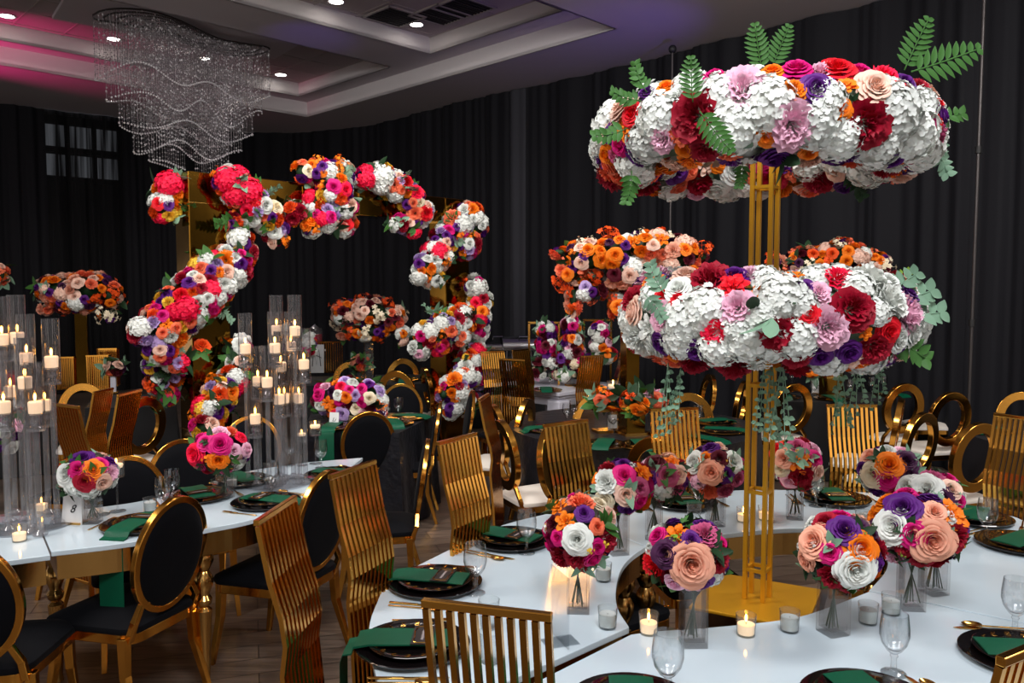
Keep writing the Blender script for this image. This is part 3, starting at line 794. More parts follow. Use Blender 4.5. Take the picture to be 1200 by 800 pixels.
# ------------------------------------------------------------------ tables
def smooth(pts, per=6):
    P = [Vector((p[0], p[1])) for p in pts]; out = []
    for i in range(len(P)-1):
        p0 = P[max(i-1, 0)]; p1 = P[i]; p2 = P[i+1]; p3 = P[min(i+2, len(P)-1)]
        for k in range(per):
            t = k/per; out.append(.5*((2*p1)+(-p0+p2)*t+(2*p0-5*p1+4*p2-p3)*t*t+(-p0+3*p1-3*p2+p3)*t**3))
    out.append(P[-1]); return out
def inset(poly, d):
    n = len(poly); out = []
    area = sum(poly[i].x*poly[(i+1) % n].y-poly[(i+1) % n].x*poly[i].y for i in range(n)); sg = 1 if area > 0 else -1
    for i in range(n):
        a = (poly[i]-poly[i-1]); b = (poly[(i+1) % n]-poly[i])
        if a.length < 1e-6: a = b
        if b.length < 1e-6: b = a
        a = a.normalized(); b = b.normalized(); t = (a+b)
        t = t.normalized() if t.length > 1e-6 else a
        nn = Vector((-t.y, t.x))*sg; k = max(.5, abs(t.dot(a)))
        out.append(poly[i]+nn*d/k)
    return out
LEGP = [(.001, 0), (.022, 0), (.018, .03), (.03, .30), (.034, .36), (.020, .375), (.032, .39), (.036, .41), (.024, .43), (.03, .45), (.042, .48), (.042, .51), (.024, .54), (.034, .56), (.046, .585), (.044, .615), (.026, .635), (.036, .66), (.036, .70), (.001, .70)]
def wavy_table(inner, outer, label, group, skip=(), extra=()):
    """inner and outer edges as smoothed polylines running the same way"""
    poly = inner+outer[::-1]
    r = empty('serpentine_table', (0, 0, 0), 0, label, 'table', group)
    q = MB(); q.prism(poly, TT-.022, TT); o = q.build('tabletop', WHITE_TOP, r, smooth=False, bevel=.003)
    ap = inset(poly, .02); ai = inset(poly, .035); n = len(ap)
    q = MB(); vs = [(p.x, p.y, TT-.022) for p in ap]+[(p.x, p.y, TT-.125) for p in ap]+[(p.x, p.y, TT-.125) for p in ai]+[(p.x, p.y, TT-.022) for p in ai]
    q.add(vs, [(k*n+j, k*n+(j+1) % n, (k+1)*n+(j+1) % n, (k+1)*n+j) for k in range(3) for j in range(n)])
    q.build('apron', GOLDT, r, smooth=False)
    lg = inset(poly, .075); a = len(inner)
    for e in extra:
        q = MB(); q.lathe(LEGP, 20, (e.x, e.y, 0)); q.build('turned_leg', GOLDT, r)
    for n_, i in enumerate((0, a-1, a, len(poly)-1)):
        if n_ in skip: continue
        q = MB(); q.lathe(LEGP, 20, (lg[i].x, lg[i].y, 0)); q.build('turned_leg', GOLDT, r)
    return r
P = lambda x, y: at_z(x, y, TT).xy
A0, B0 = P(738, 736), P(604, 799); dl = (B0-A0).normalized(); LBo = A0+dl*.88
A1, B1 = P(1018, 692), P(1200, 730); dr = (B1-A1).normalized(); RBo = A1+dr*.92
S1i, S1o = P(757, 640), P(655, 598.5)
S2i, S2o = P(1030, 640), P(1110, 588)
gap = Vector((-dl.y, dl.x))
inL = smooth([A0-Vector((0, 0))+Vector((.0, .012)), P(724, 712), P(722, 690), P(728, 667), P(740, 652), S1i]); outL = smooth([LBo+Vector((-.015, .02)), P(432, 748), P(443, 702), P(456, 683), P(488, 663), P(547, 634), P(592, 614), S1o])
wavy_table(inL, outL, 'left white section of the big ring table, set with green napkins', 'ring table sections')
inF = smooth([S1i+Vector((.004, 0)), P(783, 633), P(843, 626), P(903, 620), P(952, 619), P(1003, 626), S2i]); outF = smooth([S1o+Vector((.004, 0)), P(700, 588), P(780, 578.5), P(870, 574), P(903, 573.5), P(1020, 577), S2o])
wavy_table(inF, outF, 'far white section of the big ring table, behind the gold flower stand', 'ring table sections')
inR = smooth([S2i+Vector((.003, -.003)), P(1040, 654), P(1037, 670), A1+Vector((.002, .004))]); outR = smooth([S2o+Vector((.004, 0)), P(1175, 602), P(1200, 610), P(1262, 645), RBo+Vector((.03, .14)), RBo+Vector((.004, .006))])
wavy_table(inR, outR, 'right white section of the big ring table, at the right frame edge', 'ring table sections')
nL, nR = A0-gap*.02, A1-Vector((.0, .004))
inN = smooth([P(739, 743), P(770, 739), P(829, 735), P(915, 726), P(960, 715), nR])
outN = smooth([LBo+Vector((.03, -.035)), Vector((.18, 1.44)), Vector((.62, 1.22)), Vector((1.1, 1.2)), Vector((1.6, 1.5)), RBo-Vector((0, .004))])
wavy_table(inN, outN, 'near white section of the big ring table, filling the lower right of the photo', 'ring table sections')
nearL = smooth([P(-150, 676), P(-60, 667), P(0, 658), P(59, 650)]); farL = smooth([P(-150, 600), P(-60, 606), P(0, 605), P(40, 602.5)])
wavy_table(farL, nearL, 'left end section of the curved white head table under the left candle cluster', 'head table sections', (1, 2))
nearR = smooth([P(60, 646), P(153, 635), P(243, 619), P(300, 607), P(350, 587), P(390, 563), P(425, 536)]); farR = smooth([P(41, 602.5), P(69, 600), P(124, 593), P(170, 586), P(256, 568), P(291, 552), P(365, 541)])
wavy_table(farR, nearR, 'long curved white head table section running behind the oval backed chairs', 'head table sections', (0, 3), (P(236, 619)+Vector((-.02, .06)), P(76, 602)+Vector((0, -.1))))
def plain_table(pts, label, h=TT):
    cx = sum(p[0] for p in pts)/len(pts); cy = sum(p[1] for p in pts)/len(pts)
    r = empty('banquet_table', (cx, cy, 0), 0, label, 'table', 'cloth covered tables')
    q = MB(); q.prism([(p[0]-cx, p[1]-cy) for p in pts], h-.03, h-.006); q.build('tabletop', WALL, r, smooth=False)
    for p in pts[::max(1, len(pts)//4)][:4]:
        e = MB(); e.tube([((p[0]-cx)*.86, (p[1]-cy)*.86, 0), ((p[0]-cx)*.86, (p[1]-cy)*.86, h-.03)], .018, 8); e.build('leg', GREYPAINT, r)
    return r
def cloth(pts, label, m=BLACKCLOTH, h=TT, amp=.022, cat='tablecloth'):
    """cloth over a table: outline points in order"""
    P2 = [Vector((p[0], p[1])) for p in pts]; n = len(P2); per = []; out = []
    for i in range(n):
        a, b = P2[i], P2[(i+1) % n]; k = max(2, int((b-a).length/.03))
        for j in range(k): out.append(a.lerp(b, j/k))
    c = sum(out, Vector((0, 0)))/len(out); N = len(out); rr = random.Random(int(c.x*100)); ph = rr.uniform(0, 6)
    rows = 8; vs = []
    for k in range(rows+1):
        t = k/rows
        for i, p in enumerate(out):
            d = (p-c).normalized(); off = .004+.045*t**1.3+amp*t**.7*(math.sin(i*.42+ph)*.8+math.sin(i*.97+ph*2)*.4+.3)
            q = p+d*off; vs.append((q.x, q.y, h-t*(h-.012)))
    vs.append((c.x, c.y, h)); fs = [(k*N+i, k*N+(i+1) % N, (k+1)*N+(i+1) % N, (k+1)*N+i) for k in range(rows) for i in range(N)]+[(i, (i+1) % N, len(vs)-1) for i in range(N)]
    q = MB(); q.add(vs, fs); o = q.build('tablecloth', m); tag(o, label, cat, 'dark tablecloths'); return o
def circle(cx, cy, r, n=40): return [(cx+r*math.cos(6.2832*i/n), cy+r*math.sin(6.2832*i/n)) for i in range(n)]
t3 = [P(356, 503), P(467, 507), P(508, 487), P(420, 481), P(365, 484)]
plain_table(t3, 'table under crushed dark velvet left of centre'); cloth(t3, 'crushed dark blue-black velvet cloth under the big low colourful arrangement', CRUSH)
c4 = (.93, 6.15); plain_table(circle(*c4, .92, 12), 'round table under black cloth behind the ring table'); cloth(circle(*c4, .95), 'black floor length cloth on the round table with the gold mirrored pedestal', CRUSH)
c5 = [P(900, 471), P(1040, 470), P(1052, 459), P(925, 460)]
plain_table(c5, 'back table under black cloth below the flower rings'); cloth(c5, 'black cloth on the back table where eucalyptus hangs down')
c6 = [P(1130, 508), P(1172, 520), P(1260, 505), P(1200, 490)]
plain_table(c6, 'table under black satin cloth at the right frame edge'); cloth(c6, 'black satin cloth on the table at the right edge beside the ring backed chairs', DRAPE)
c9 = [P(436, 452), P(500, 449), P(505, 438), P(440, 439)]
plain_table(c9, 'far table under black cloth left of the right arch pillar'); cloth(c9, 'black cloth with green napkins on the far table left of the right arch pillar')
c10 = [P(100, 478), P(205, 476), P(205, 462), P(110, 463)]
plain_table(c10, 'table under dark cloth behind the left pillar of the arch'); cloth(c10, 'dark green-black cloth on the table left of the arch pillar')
c11 = [P(-40, 470), P(60, 466), P(60, 452), P(-40, 455)]
plain_table(c11, 'table under black cloth at the far left back'); cloth(c11, 'black cloth on the back table at the far left')
c8 = [P(540, 434), P(665, 432), P(665, 423), P(540, 424)]
plain_table(c8, 'buffet table under black cloth', .82); cloth(c8, 'black cloth on the buffet table carrying the silver chafing dishes', h=.82)
c12 = [P(352, 452), P(425, 450), P(425, 440), P(352, 441)]
plain_table(c12, 'bar table with the drink dispenser behind the candle cluster'); cloth(c12, 'black cloth on the bar table behind the right candle cluster')
# white ornate table
WT = mat('white_lacquer', (196, 196, 208), .3)
wc = P(655, 459.5); a45 = Vector((-.7071, .7071)); b45 = Vector((.7071, .7071))
r = empty('ornate_table', (wc.x, wc.y, 0), R(45), 'white lacquered table with thick turned corner leg, behind the centre round table', 'table')
L = 1.0
q = MB(); q.box((L/2, L/2, TT-.02), (L+.06, L+.06, .04)); q.box((L/2, L/2, TT-.055), (L, L, .03)); q.build('tabletop', WT, r, smooth=False, bevel=.006)
q = MB(); q.box((L/2, L/2, TT-.11), (L-.05, L-.05, .09)); q.build('apron', WT, r, smooth=False, bevel=.01)
for x in (.06, L-.06):
    for y in (.06, L-.06):
        q = MB(); q.box((x, y, .60), (.17, .17, .12)); q.box((x, y, .5), (.20, .20, .06)); q.box((x, y, .25), (.13, .13, .46)); q.box((x, y, .03), (.19, .19, .06)); q.build('leg', WT, r, smooth=False, bevel=.015)

# ------------------------------------------------------------------ gold flower stand
st = at_z(889, 702, .66); SX, SY = st.x, st.y+.02
r = empty('flower_stand', (SX, SY, 0), R(-37), 'tall gold four-legged stand on a square gold plate in the middle of the ring table', 'stand')
q = MB(); q.box((0, 0, .653), (.40, .40, .012), R(9)); q.build('base_plate', GOLDS, r, smooth=False, bevel=.003)
q = MB(); q.box((0, 0, .32), (.30, .30, .64), R(9)); q.build('pedestal', mat('dark_bronze_mirror', (90, 70, 50), .15, 1.0), r, smooth=False, bevel=.004)
s = .034
for sx in (-1, 1):
    for sy in (-1, 1):
        q = MB(); q.tube([(sx*s, sy*s, .66), (sx*s, sy*s, 2.40)], .0105, 4, ref=(1, 0, 0)); q.build('pole', GOLDS, r, smooth=False)
for z in (.77, 1.06, 1.45, 1.80, 2.16, 2.39):
    q = MB()
    for k in (-1, 1): q.box((0, k*s, z), (2*s, .012, .012)); q.box((k*s, 0, z), (.012, 2*s, .012))
    q.build('cross_bar', GOLDS, r, smooth=False)
for z, Rm in ((2.30, .435), (1.70, .34)):
    q = MB(); q.tube([(Rm*math.cos(6.2832*i/40), Rm*math.sin(6.2832*i/40), z) for i in range(40)], .008, 6, closed=True)
    for k in range(4):
        a = R(45+90*k); q.tube([(.06*math.cos(a), .06*math.sin(a), z), (Rm*math.cos(a), Rm*math.sin(a), z)], .007, 6)
    q.build('hoop', GOLDS, r)
# ------------------------------------------------------------------ flower rings
def flower_ring(cz, Rm, rt, label, heroes, farheroes, leaves, seed, cx, cy):
    c = (cx, cy, cz); root = empty('floral_ring', c, 0, label, 'floral ring', 'floral rings on the gold stand')
    q = MB()
    q.tube([(Rm*math.cos(6.2832*i/60), Rm*math.sin(6.2832*i/60), 0) for i in range(60)], rt*.72, 14, closed=True); q.build('foliage_core', petal_mat('white') if 0 else petal_mat('sage'), root)
    f = sdf_torus(c, Rm, rt); e = Rm+rt+.02
    m = Mass(root, f, (c[0]-e, c[1]-e, cz-rt-.02), (c[0]+e, c[1]+e, cz+rt+.02), seed)
    for h in heroes: m.hero(*h)
    for h in farheroes: m.hero(*h, far=True)
    m.fill(280, RINGMIX, .60, 10, under=UNDERMIX)
    return m
def leafat(m, px, py, Y, kind, color, size, dirpx, tilt=0):
    """foliage stem: root at a place, pointing towards another"""
    p = at_y(px, py, Y); e = at_y(dirpx[0], dirpx[1], Y-tilt); n = (e-p).normalized()
    o = bpy.data.objects.new(NM[kind], bloom_mesh(kind, color, m.r.randrange(3))); col.objects.link(o); o.parent = m.root
    nrm = n; y = Vector((0, -1, .2)); x = y.cross(nrm).normalized(); y = nrm.cross(x)
    mm = Matrix((x, y, nrm)).transposed().to_4x4()
    o.matrix_basis = m.inv @ Matrix.Translation(p) @ mm @ Matrix.Scale(size, 4)
UH = [(934,67,18,'rose','magenta'),(979,83,20,'rose','red'),(1006,79,15,'rose','magenta'),(1040,74,17,'peony','hotred'),(957,105,18,'rose','purple'),(985,128,12,'rose','orange'),(1025,103,19,'rose','blush'),
 (1015,146,27,'peony','burgundy'),(817,135,30,'peony','burgundy'),(905,85,13,'rose','orange'),(898,160,12,'rose','orange'),(871,106,28,'peony','pink'),(928,148,27,'peony','pink'),(777,162,18,'peony','pink'),(741,134,14,'rose','red'),
 (781,103,12,'rose','orange'),(759,106,12,'rose','purple'),(802,174,11,'rose','orange'),(716,207,22,'peony','burgundy'),(824,176,17,'peony','burgundy'),(712,182,12,'rose','orange'),(716,157,11,'rose','purple'),(727,171,12,'rose','magenta'),
 (1058,99,14,'rose','purple'),(1076,103,14,'peony','burgundy'),(1089,146,9,'rose','magenta'),(948,179,10,'rose','orange'),(838,90,13,'rose','magenta'),(871,81,10,'rose','red'),(853,86,9,'rose','red'),(995,68,9,'rose','purple'),(1015,71,9,'rose','orange'),(962,72,14,'peony','pink'),
 (845,110,28,'hydrangea','white'),(900,120,32,'hydrangea','white'),(955,145,30,'hydrangea','white'),(1055,130,30,'hydrangea','white'),(1075,160,28,'hydrangea','white'),(1030,175,26,'hydrangea','white'),(860,150,30,'hydrangea','white'),(770,135,28,'hydrangea','white'),(755,170,24,'hydrangea','white'),(985,165,26,'hydrangea','white'),(1040,110,22,'hydrangea','white'),(810,95,22,'hydrangea','white'),(970,115,22,'hydrangea','white'),(1085,120,18,'hydrangea','white'),(793,200,15,'rose','purple'),(700,170,14,'hydrangea','white')]
UF = [(905,200,18,'peony','burgundy'),(845,220,13,'rose','plum'),(948,221,14,'rose','blush'),(968,211,14,'rose','white'),(921,217,10,'rose','orange'),(822,218,10,'rose','orange'),(950,236,12,'rose','coral'),(991,223,11,'rose','purple'),(1020,207,13,'rose','dusty'),
 (793,211,10,'rose','orange'),(815,241,12,'rose','pink'),(750,220,12,'rose','coral'),(1006,193,13,'rose','coral'),(865,195,22,'hydrangea','white'),(935,200,18,'hydrangea','ivory'),(975,193,16,'hydrangea','ivory'),(850,238,18,'hydrangea','white'),(890,232,14,'hydrangea','white'),(785,232,18,'hydrangea','white'),(1040,205,10,'rose','coral'),(1060,196,11,'peony','burgundy'),(915,234,10,'rose','plum')]
ucx, ucy = at_y(899, 125, 2.72).x, 2.80
mu = flower_ring(2.30, .435, .122, 'upper ring of white hydrangeas with red, purple and orange blooms topping the gold stand', UH, UF, None, 5, ucx, ucy)
for a in (((893, 82), 2.6, 'fern', 'green', .13, (885, 45)), ((905, 78), 2.6, 'fern', 'green', .12, (918, 45)), ((1060, 82), 2.75, 'fern', 'green', .16, (1080, 35)), ((1068, 84), 2.72, 'fern', 'green', .20, (1130, 66)),
          ((752, 118), 2.5, 'branch', 'green', .09, (722, 108)), ((758, 108), 2.5, 'branch', 'green', .09, (748, 82)), ((735, 150), 2.5, 'branch', 'green', .1, (712, 155)), ((812, 120), 2.25, 'fern', 'green', .11, (808, 72)), ((820, 130), 2.22, 'fern', 'green', .13, (835, 152)),
          ((740, 200), 2.4, 'branch', 'green', .09, (733, 238)), ((1085, 150), 2.6, 'branch', 'green', .12, (1112, 140)), ((1088, 165), 2.6, 'branch', 'sage', .12, (1105, 195)), ((915, 180), 2.35, 'leaf', 'dark', .07, (925, 190)), ((990, 200), 2.9, 'branch', 'dark', .11, (1000, 215)), ((870, 190), 2.4, 'branch', 'green', .07, (866, 215))):
    leafat(mu, *a[0], *a[1:])
for (x, y) in ((955, 118), (983, 103), (776, 118), (930, 132), (868, 130), (1000, 118), (790, 195), (1035, 195), (770, 210), (830, 200), (1005, 230), (765, 240), (900, 240)): mu.hero(x, y, 9, 'leaf', 'dark')
LH = [(804,315,16,'rose','blush'),(832,327,26,'peony','burgundy'),(861,324,16,'rose','purple'),(771,326,11,'rose','purple'),(795,339,16,'rose','white'),(777,346,11,'rose','red'),(795,352,11,'rose','red'),(741,352,18,'peony','burgundy'),(748,395,24,'peony','white'),(777,372,19,'peony','pink'),
 (864,360,22,'peony','pink'),(839,389,18,'peony','hotred'),(910,390,25,'peony','burgundy'),(815,410,14,'rose','purple'),(812,424,20,'peony','burgundy'),(859,430,24,'peony','burgundy'),(889,341,9,'lily','orange'),(982,325,17,'peony','hotred'),(944,338,11,'rose','purple'),(960,343,14,'peony','pink'),
 (948,368,13,'rose','red'),(1000,362,25,'peony','burgundy'),(970,384,25,'peony','pink'),(1020,311,14,'rose','orange'),(1040,331,14,'rose','white'),(1014,390,9,'lily','orange'),(1025,408,20,'peony','burgundy'),(1041,388,14,'rose','red'),(962,417,13,'rose','purple'),(995,413,14,'rose','purple'),(934,419,16,'peony','burgundy'),
 (765,345,20,'hydrangea','white'),(825,360,28,'hydrangea','white'),(800,375,28,'hydrangea','white'),(795,400,24,'hydrangea','white'),(840,410,24,'hydrangea','white'),(875,400,28,'hydrangea','white'),(915,345,30,'hydrangea','white'),(890,372,22,'hydrangea','white'),(935,400,24,'hydrangea','white'),(1005,333,22,'hydrangea','white'),(955,322,20,'hydrangea','white'),(895,320,20,'hydrangea','white'),(940,355,18,'hydrangea','white'),(865,385,20,'hydrangea','white'),(1030,365,16,'hydrangea','white'),(880,310,16,'peony','pink'),(855,310,14,'hydrangea','white'),(905,410,18,'hydrangea','white'),(735,375,18,'hydrangea','white')]
lcx, lcy = at_y(905, 372, 2.72).x, 2.80
ml = flower_ring(1.70, .34, .142, 'lower ring of white hydrangeas and burgundy peonies on the gold stand, beneath the other', LH, [], None, 9, lcx, lcy)
for a in (((1035, 375), 2.5, 'branch', 'sage', .17, (1085, 345)), ((1040, 385), 2.5, 'branch', 'sage', .17, (1085, 372)), ((1030, 395), 2.48, 'branch', 'green', .16, (1062, 410)), ((1035, 360), 2.5, 'branch', 'sage', .14, (1060, 335)), ((780, 345), 2.45, 'branch', 'sage', .10, (768, 320)), ((755, 345), 2.45, 'branch', 'sage', .09, (770, 365)),
          ((885, 365), 2.35, 'leaf', 'dark', .07, (880, 350)), ((905, 372), 2.3, 'leaf', 'sage', .08, (902, 390)), ((1045, 335), 2.6, 'branch', 'lime', .07, (1066, 318)), ((920, 345), 2.35, 'leaf', 'dark', .05, (922, 352))):
    leafat(ml, *a[0], *a[1:])
for x, y, Y, s in ((783, 425, 2.6, .12), (798, 430, 2.6, .11), (905, 425, 2.6, .13), (917, 420, 2.5, .13), (895, 432, 2.5, .1), (985, 422, 2.8, .14), (1005, 420, 2.8, .12), (1030, 418, 2.8, .1)):
    p = at_y(x, y, Y); o = bpy.data.objects.new('eucalyptus_sprig', bloom_mesh('eucalyptus', 'sage', ml.r.randrange(3))); col.objects.link(o); o.parent = ml.root
    o.matrix_basis = ml.inv @ Matrix.Translation(p) @ Matrix.Rotation(x, 4, 'Z') @ Matrix.Scale(s, 4)
for a in (((1000, 425), 2.8, 'branch', 'sage', .14, (1052, 410)), ((990, 428), 2.8, 'branch', 'sage', .12, (1025, 425))): leafat(ml, *a[0], *a[1:])

# ------------------------------------------------------------------ bouquets in square vases
def bouquet(name_lab, vase_lab, vpx, vpy, cpx, cpy, rx, ry, heroes, seed, K=None, Y=None, n=16, mixx=BOUQMIX, vase=True, vh=.20, z=TT, grp='bouquets in square glass vases'):
    v = at_z(vpx, vpy-4, z)
    Y = v.y if Y is None else Y
    if vase: (K or KVS).put(v, R(seed*17 % 40-20), vase_lab, 'vase', 'square glass vases')
    c = at_y(cpx, cpy, Y); k = FPX/Y; rx *= .92; ry *= .92; els = [(tuple(c), (rx/k, (rx+ry)/2/k, ry/k))]
    root = empty('bouquet', c, 0, name_lab, 'bouquet', grp)
    core_ell(root, els, .66)
    if vase:
        q = MB(); rr = random.Random(seed)
        for _ in range(9):
            a, b = rr.uniform(-1, 1), rr.uniform(-1, 1)
            q.tube([(v.x-c.x+a*.024, v.y-c.y+b*.024, z+.022-c.z), (v.x-c.x-a*.018, v.y-c.y-b*.02, z+vh*.95-c.z), (-a*.03, -b*.03, 0)], .0022, 5)
        q.build('stems', STEM, root)
    e = (rx+ry)/2/k+.01
    m = Mass(root, sdf_ell(els), (c.x-rx/k-.01, c.y-e, c.z-ry/k-.01), (c.x+rx/k+.01, c.y+e, c.z+ry/k+.01), seed)
    for h in heroes: m.hero(*h)
    m.fill(n, mixx, .62, 12)
    m.leaves(12, .048); m.leaves(7, .02, ('white', 'yellow', 'lime', 'white'), 'spray')
    return m
bouquet('bouquet with a big white rose over burgundy peonies, leftmost on the ring table', 'square glass vase under the white rose bouquet beside the acrylic sign holder', 677, 719, 680, 622, 42, 42,
 [(676.5,632,17,'rose','white'),(700,641,10,'rose','magenta'),(654,630,9,'rose','magenta'),(663,611,13,'lily','orange'),(649,614,12,'peony','wine'),(672,582,10,'rose','magenta'),(655,594,12,'lily','orange'),(655,577,9,'rose','blush'),(684,601,10,'rose','purple'),(715,602,12,'rose','blush'),(706,583,11,'rose','ivory'),(700,617,9,'rose','coral'),(658,653,15,'peony','burgundy'),(684,662,13,'peony','burgundy'),(712,632,14,'peony','burgundy'),(702,657,10,'peony','coral')], 1)
bouquet('bouquet with a bright magenta rose and white bloom above the far-left table seam', 'square glass vase right behind the white rose bouquet', 724, 652, 730, 570, 36, 30,
 [(732,557.5,13,'rose','magenta'),(710,564,15,'peony','white'),(734,579,13,'rose','blush'),(753,553,12,'lily','orange'),(750,571,11,'rose','dusty'),(699,563,10,'lily','orange'),(731,544,9,'rose','purple'),(709,585,11,'rose','ivory'),(762,580,9,'leaf','sage')], 2)
bouquet('bouquet with purple, dusty pink and blush roses on the far-left of the ring table', 'square glass vase left of the peach rose vase', 766, 634, 778, 558, 27, 26,
 [(766,544,12,'rose','wine'),(782,557,13,'rose','dusty'),(794,556,11,'rose','blush'),(777,576,13,'hydrangea','white'),(788,542,10,'lily','orange')], 3)
bouquet('bouquet of a peach rose between white roses, far side of the ring table', 'square glass vase of stems at the far middle of the ring table', 838, 619, 838, 551, 32, 31,
 [(834,553,14,'rose','peach'),(815,542,13,'rose','white'),(859,541,12,'rose','white'),(828,537,9,'rose','orange'),(843,537,10,'rose','wine'),(850,556,10,'rose','purple'),(863,560,10,'rose','dusty'),(830,575,12,'peony','coral'),(821,529,8,'rose','plum'),(868,544,9,'rose','magenta')], 4)
bouquet('bouquet with orange and peach roses right behind the gold stand legs', 'square glass vase of stems right of the gold stand, far side of the ring', 931, 611, 933, 544, 30, 29,
 [(919,537,11,'rose','peach'),(938,541,13,'lily','orange'),(940,558,13,'peony','burgundy'),(911,527,10,'rose','red'),(934,524,11,'rose','dusty'),(915,549,9,'rose','ivory'),(954,538,10,'rose','magenta'),(953,526,9,'rose','pink'),(925,563,9,'rose','pink')], 5)
bouquet('bouquet with a big blush rose facing the viewer, in front of the ring table hole', 'tall square glass vase standing at the near rim of the hole', 812, 758, 805, 648, 48, 40,
 [(810,661,24,'rose','peach'),(795,627,15,'lily','orange'),(826,627,17,'peony','dusty'),(781,649,16,'rose','plum'),(810,633,11,'rose','purple'),(771,628,11,'rose','magenta'),(765,662,16,'peony','red'),(844,639,11,'rose','magenta'),(842,656,15,'peony','burgundy'),(791,682,12,'rose','pink'),(840,680,14,'hydrangea','white'),(762,643,8,'rose','white'),(800,611,9,'leaf','green'),(826,650,9,'leaf','sage')], 6)
bouquet('bouquet with white, orange, purple and peach roses right of the gold base plate', 'square glass vase right of the gold base plate', 976, 745, 985, 645, 46, 42,
 [(955,635,18,'rose','peach'),(990,622,17,'rose','purple'),(973,647,13,'rose','magenta'),(1008,644,19,'rose','orange'),(1002,666,21,'rose','white'),(967,612,14,'rose','burgundy'),(945,656,12,'rose','peach'),(975,676,15,'peony','burgundy'),(997,686,14,'peony','burgundy'),(1004,617,13,'rose','plum'),(1020,626,10,'rose','plum'),(960,672,8,'leaf','dark')], 7)
bouquet('largest right bouquet with white, purple, orange and blush roses', 'square glass vase under the largest right bouquet', 1067, 716, 1075, 618, 54, 40,
 [(1047,617,19,'rose','white'),(1057,597,18,'rose','purple'),(1092,633,21,'rose','peach'),(1071,626,16,'rose','magenta'),(1114,603,18,'lily','orange'),(1022,606,14,'lily','orange'),(1047,651,16,'peony','pink'),(1119,629,16,'peony','burgundy'),(1080,653,14,'peony','burgundy'),(1132,617,9,'rose','purple'),(1028,622,12,'rose','plum'),(1095,600,12,'rose','peach'),(1060,581,13,'rose','magenta'),(1060,640,12,'peony','burgundy')], 8)
bouquet('bouquet with flat white roses behind the largest right bouquet', 'square glass vase just behind the largest right bouquet', 1094, 698, 1093, 580, 34, 24,
 [(1065,573,15,'rose','white'),(1086,573,15,'rose','white'),(1103,584,13,'rose','plum'),(1114,574,11,'rose','blush'),(1122,589,9,'rose','magenta'),(1092,562,13,'peony','dusty'),(1110,562,10,'rose','magenta')], 9, Y=3.05, vh=.24)
bouquet('bouquet with an orange rose and plum blooms, far right of the ring table', 'square glass vase hidden low behind the white rose bouquet', 1050, 625, 1042, 553, 34, 28,
 [(1042,545,14,'rose','orange'),(1024,556,13,'rose','ivory'),(1020,535,11,'rose','peach'),(1061,541,13,'rose','plum'),(1039,560,12,'rose','magenta'),(1064,556,11,'rose','plum'),(1057,530,9,'rose','pink'),(1039,528,9,'rose','white'),(1048,571,10,'rose','burgundy'),(1012,549,9,'rose','purple')], 10)
bouquet('small bouquet with orange and magenta roses beside table number 8', 'square glass vase beside the table number 8 card', 109, 616, 103, 556, 32, 24,
 [(96,538,11,'rose','purple'),(109,551,11,'rose','orange'),(100,563,11,'rose','burgundy'),(91,550,9,'rose','magenta'),(78,556,11,'rose','white'),(118,545,9,'rose','magenta'),(129,554,10,'peony','pink'),(104,575,12,'hydrangea','white'),(86,572,11,'hydrangea','white')], 11, K=KVM, vh=.13)
bouquet('pink and orange rose bouquet at the middle of the head table', 'square glass vase of the pink and orange rose bouquet on the head table', 264, 587, 258, 528, 34, 26,
 [(258,521,12,'rose','magenta'),(256,539,11,'rose','orange'),(229,532,12,'rose','hotred'),(241,518,9,'rose','magenta'),(274,528,8,'rose','pink'),(289,527,8,'rose','pink'),(243,536,9,'spray','orange'),(243,550,7,'rose','burgundy'),(258,507,10,'peony','pink'),(282,512,7,'rose','hotred')], 12, K=KVM, vh=.13)

# ------------------------------------------------------------------ things on the ring table
for px, py, lit, lb in ((760, 744, 1, 'lit votive candle left of the blush rose vase'), (874, 746, 1, 'lit votive candle in front of the gold base plate'), (925, 741, 0, 'unlit votive in frosted white, right of the lit one before the base plate'), (712, 737, 0, 'unlit votive between the white rose vase and the table hole'),
                    (1017, 732, 0, 'unlit votive left of the vase under the largest right bouquet'), (1044, 721, 0, 'unlit votive seen through the front goblet bowl'), (871, 613, 1, 'small lit votive at the far rim of the hole, left of the gold poles'), (896, 611, 1, 'small lit votive at the far rim of the hole, seen between the gold poles'),
                    (707, 682, 0, 'votive tucked beneath the white rose bouquet'), (976, 612, 0, 'votive at the far right rim above the right bouquet'), (1010, 616, 0, 'votive half hidden behind the right bouquets'),
                    (23, 636, 1, 'lit votive in front of the left candle cluster base'), (176, 601, 0, 'unlit votive on the head table left of the goblet pair'), (49, 601, 1, 'lit votive behind the rods of the left candle cluster'), (272, 574, 0, 'unlit votive right of the head table rose bouquet')):
    (KVL if lit else KVU).put(at_z(px, py-2, TT), 0, lb, 'candle', 'votive candles')
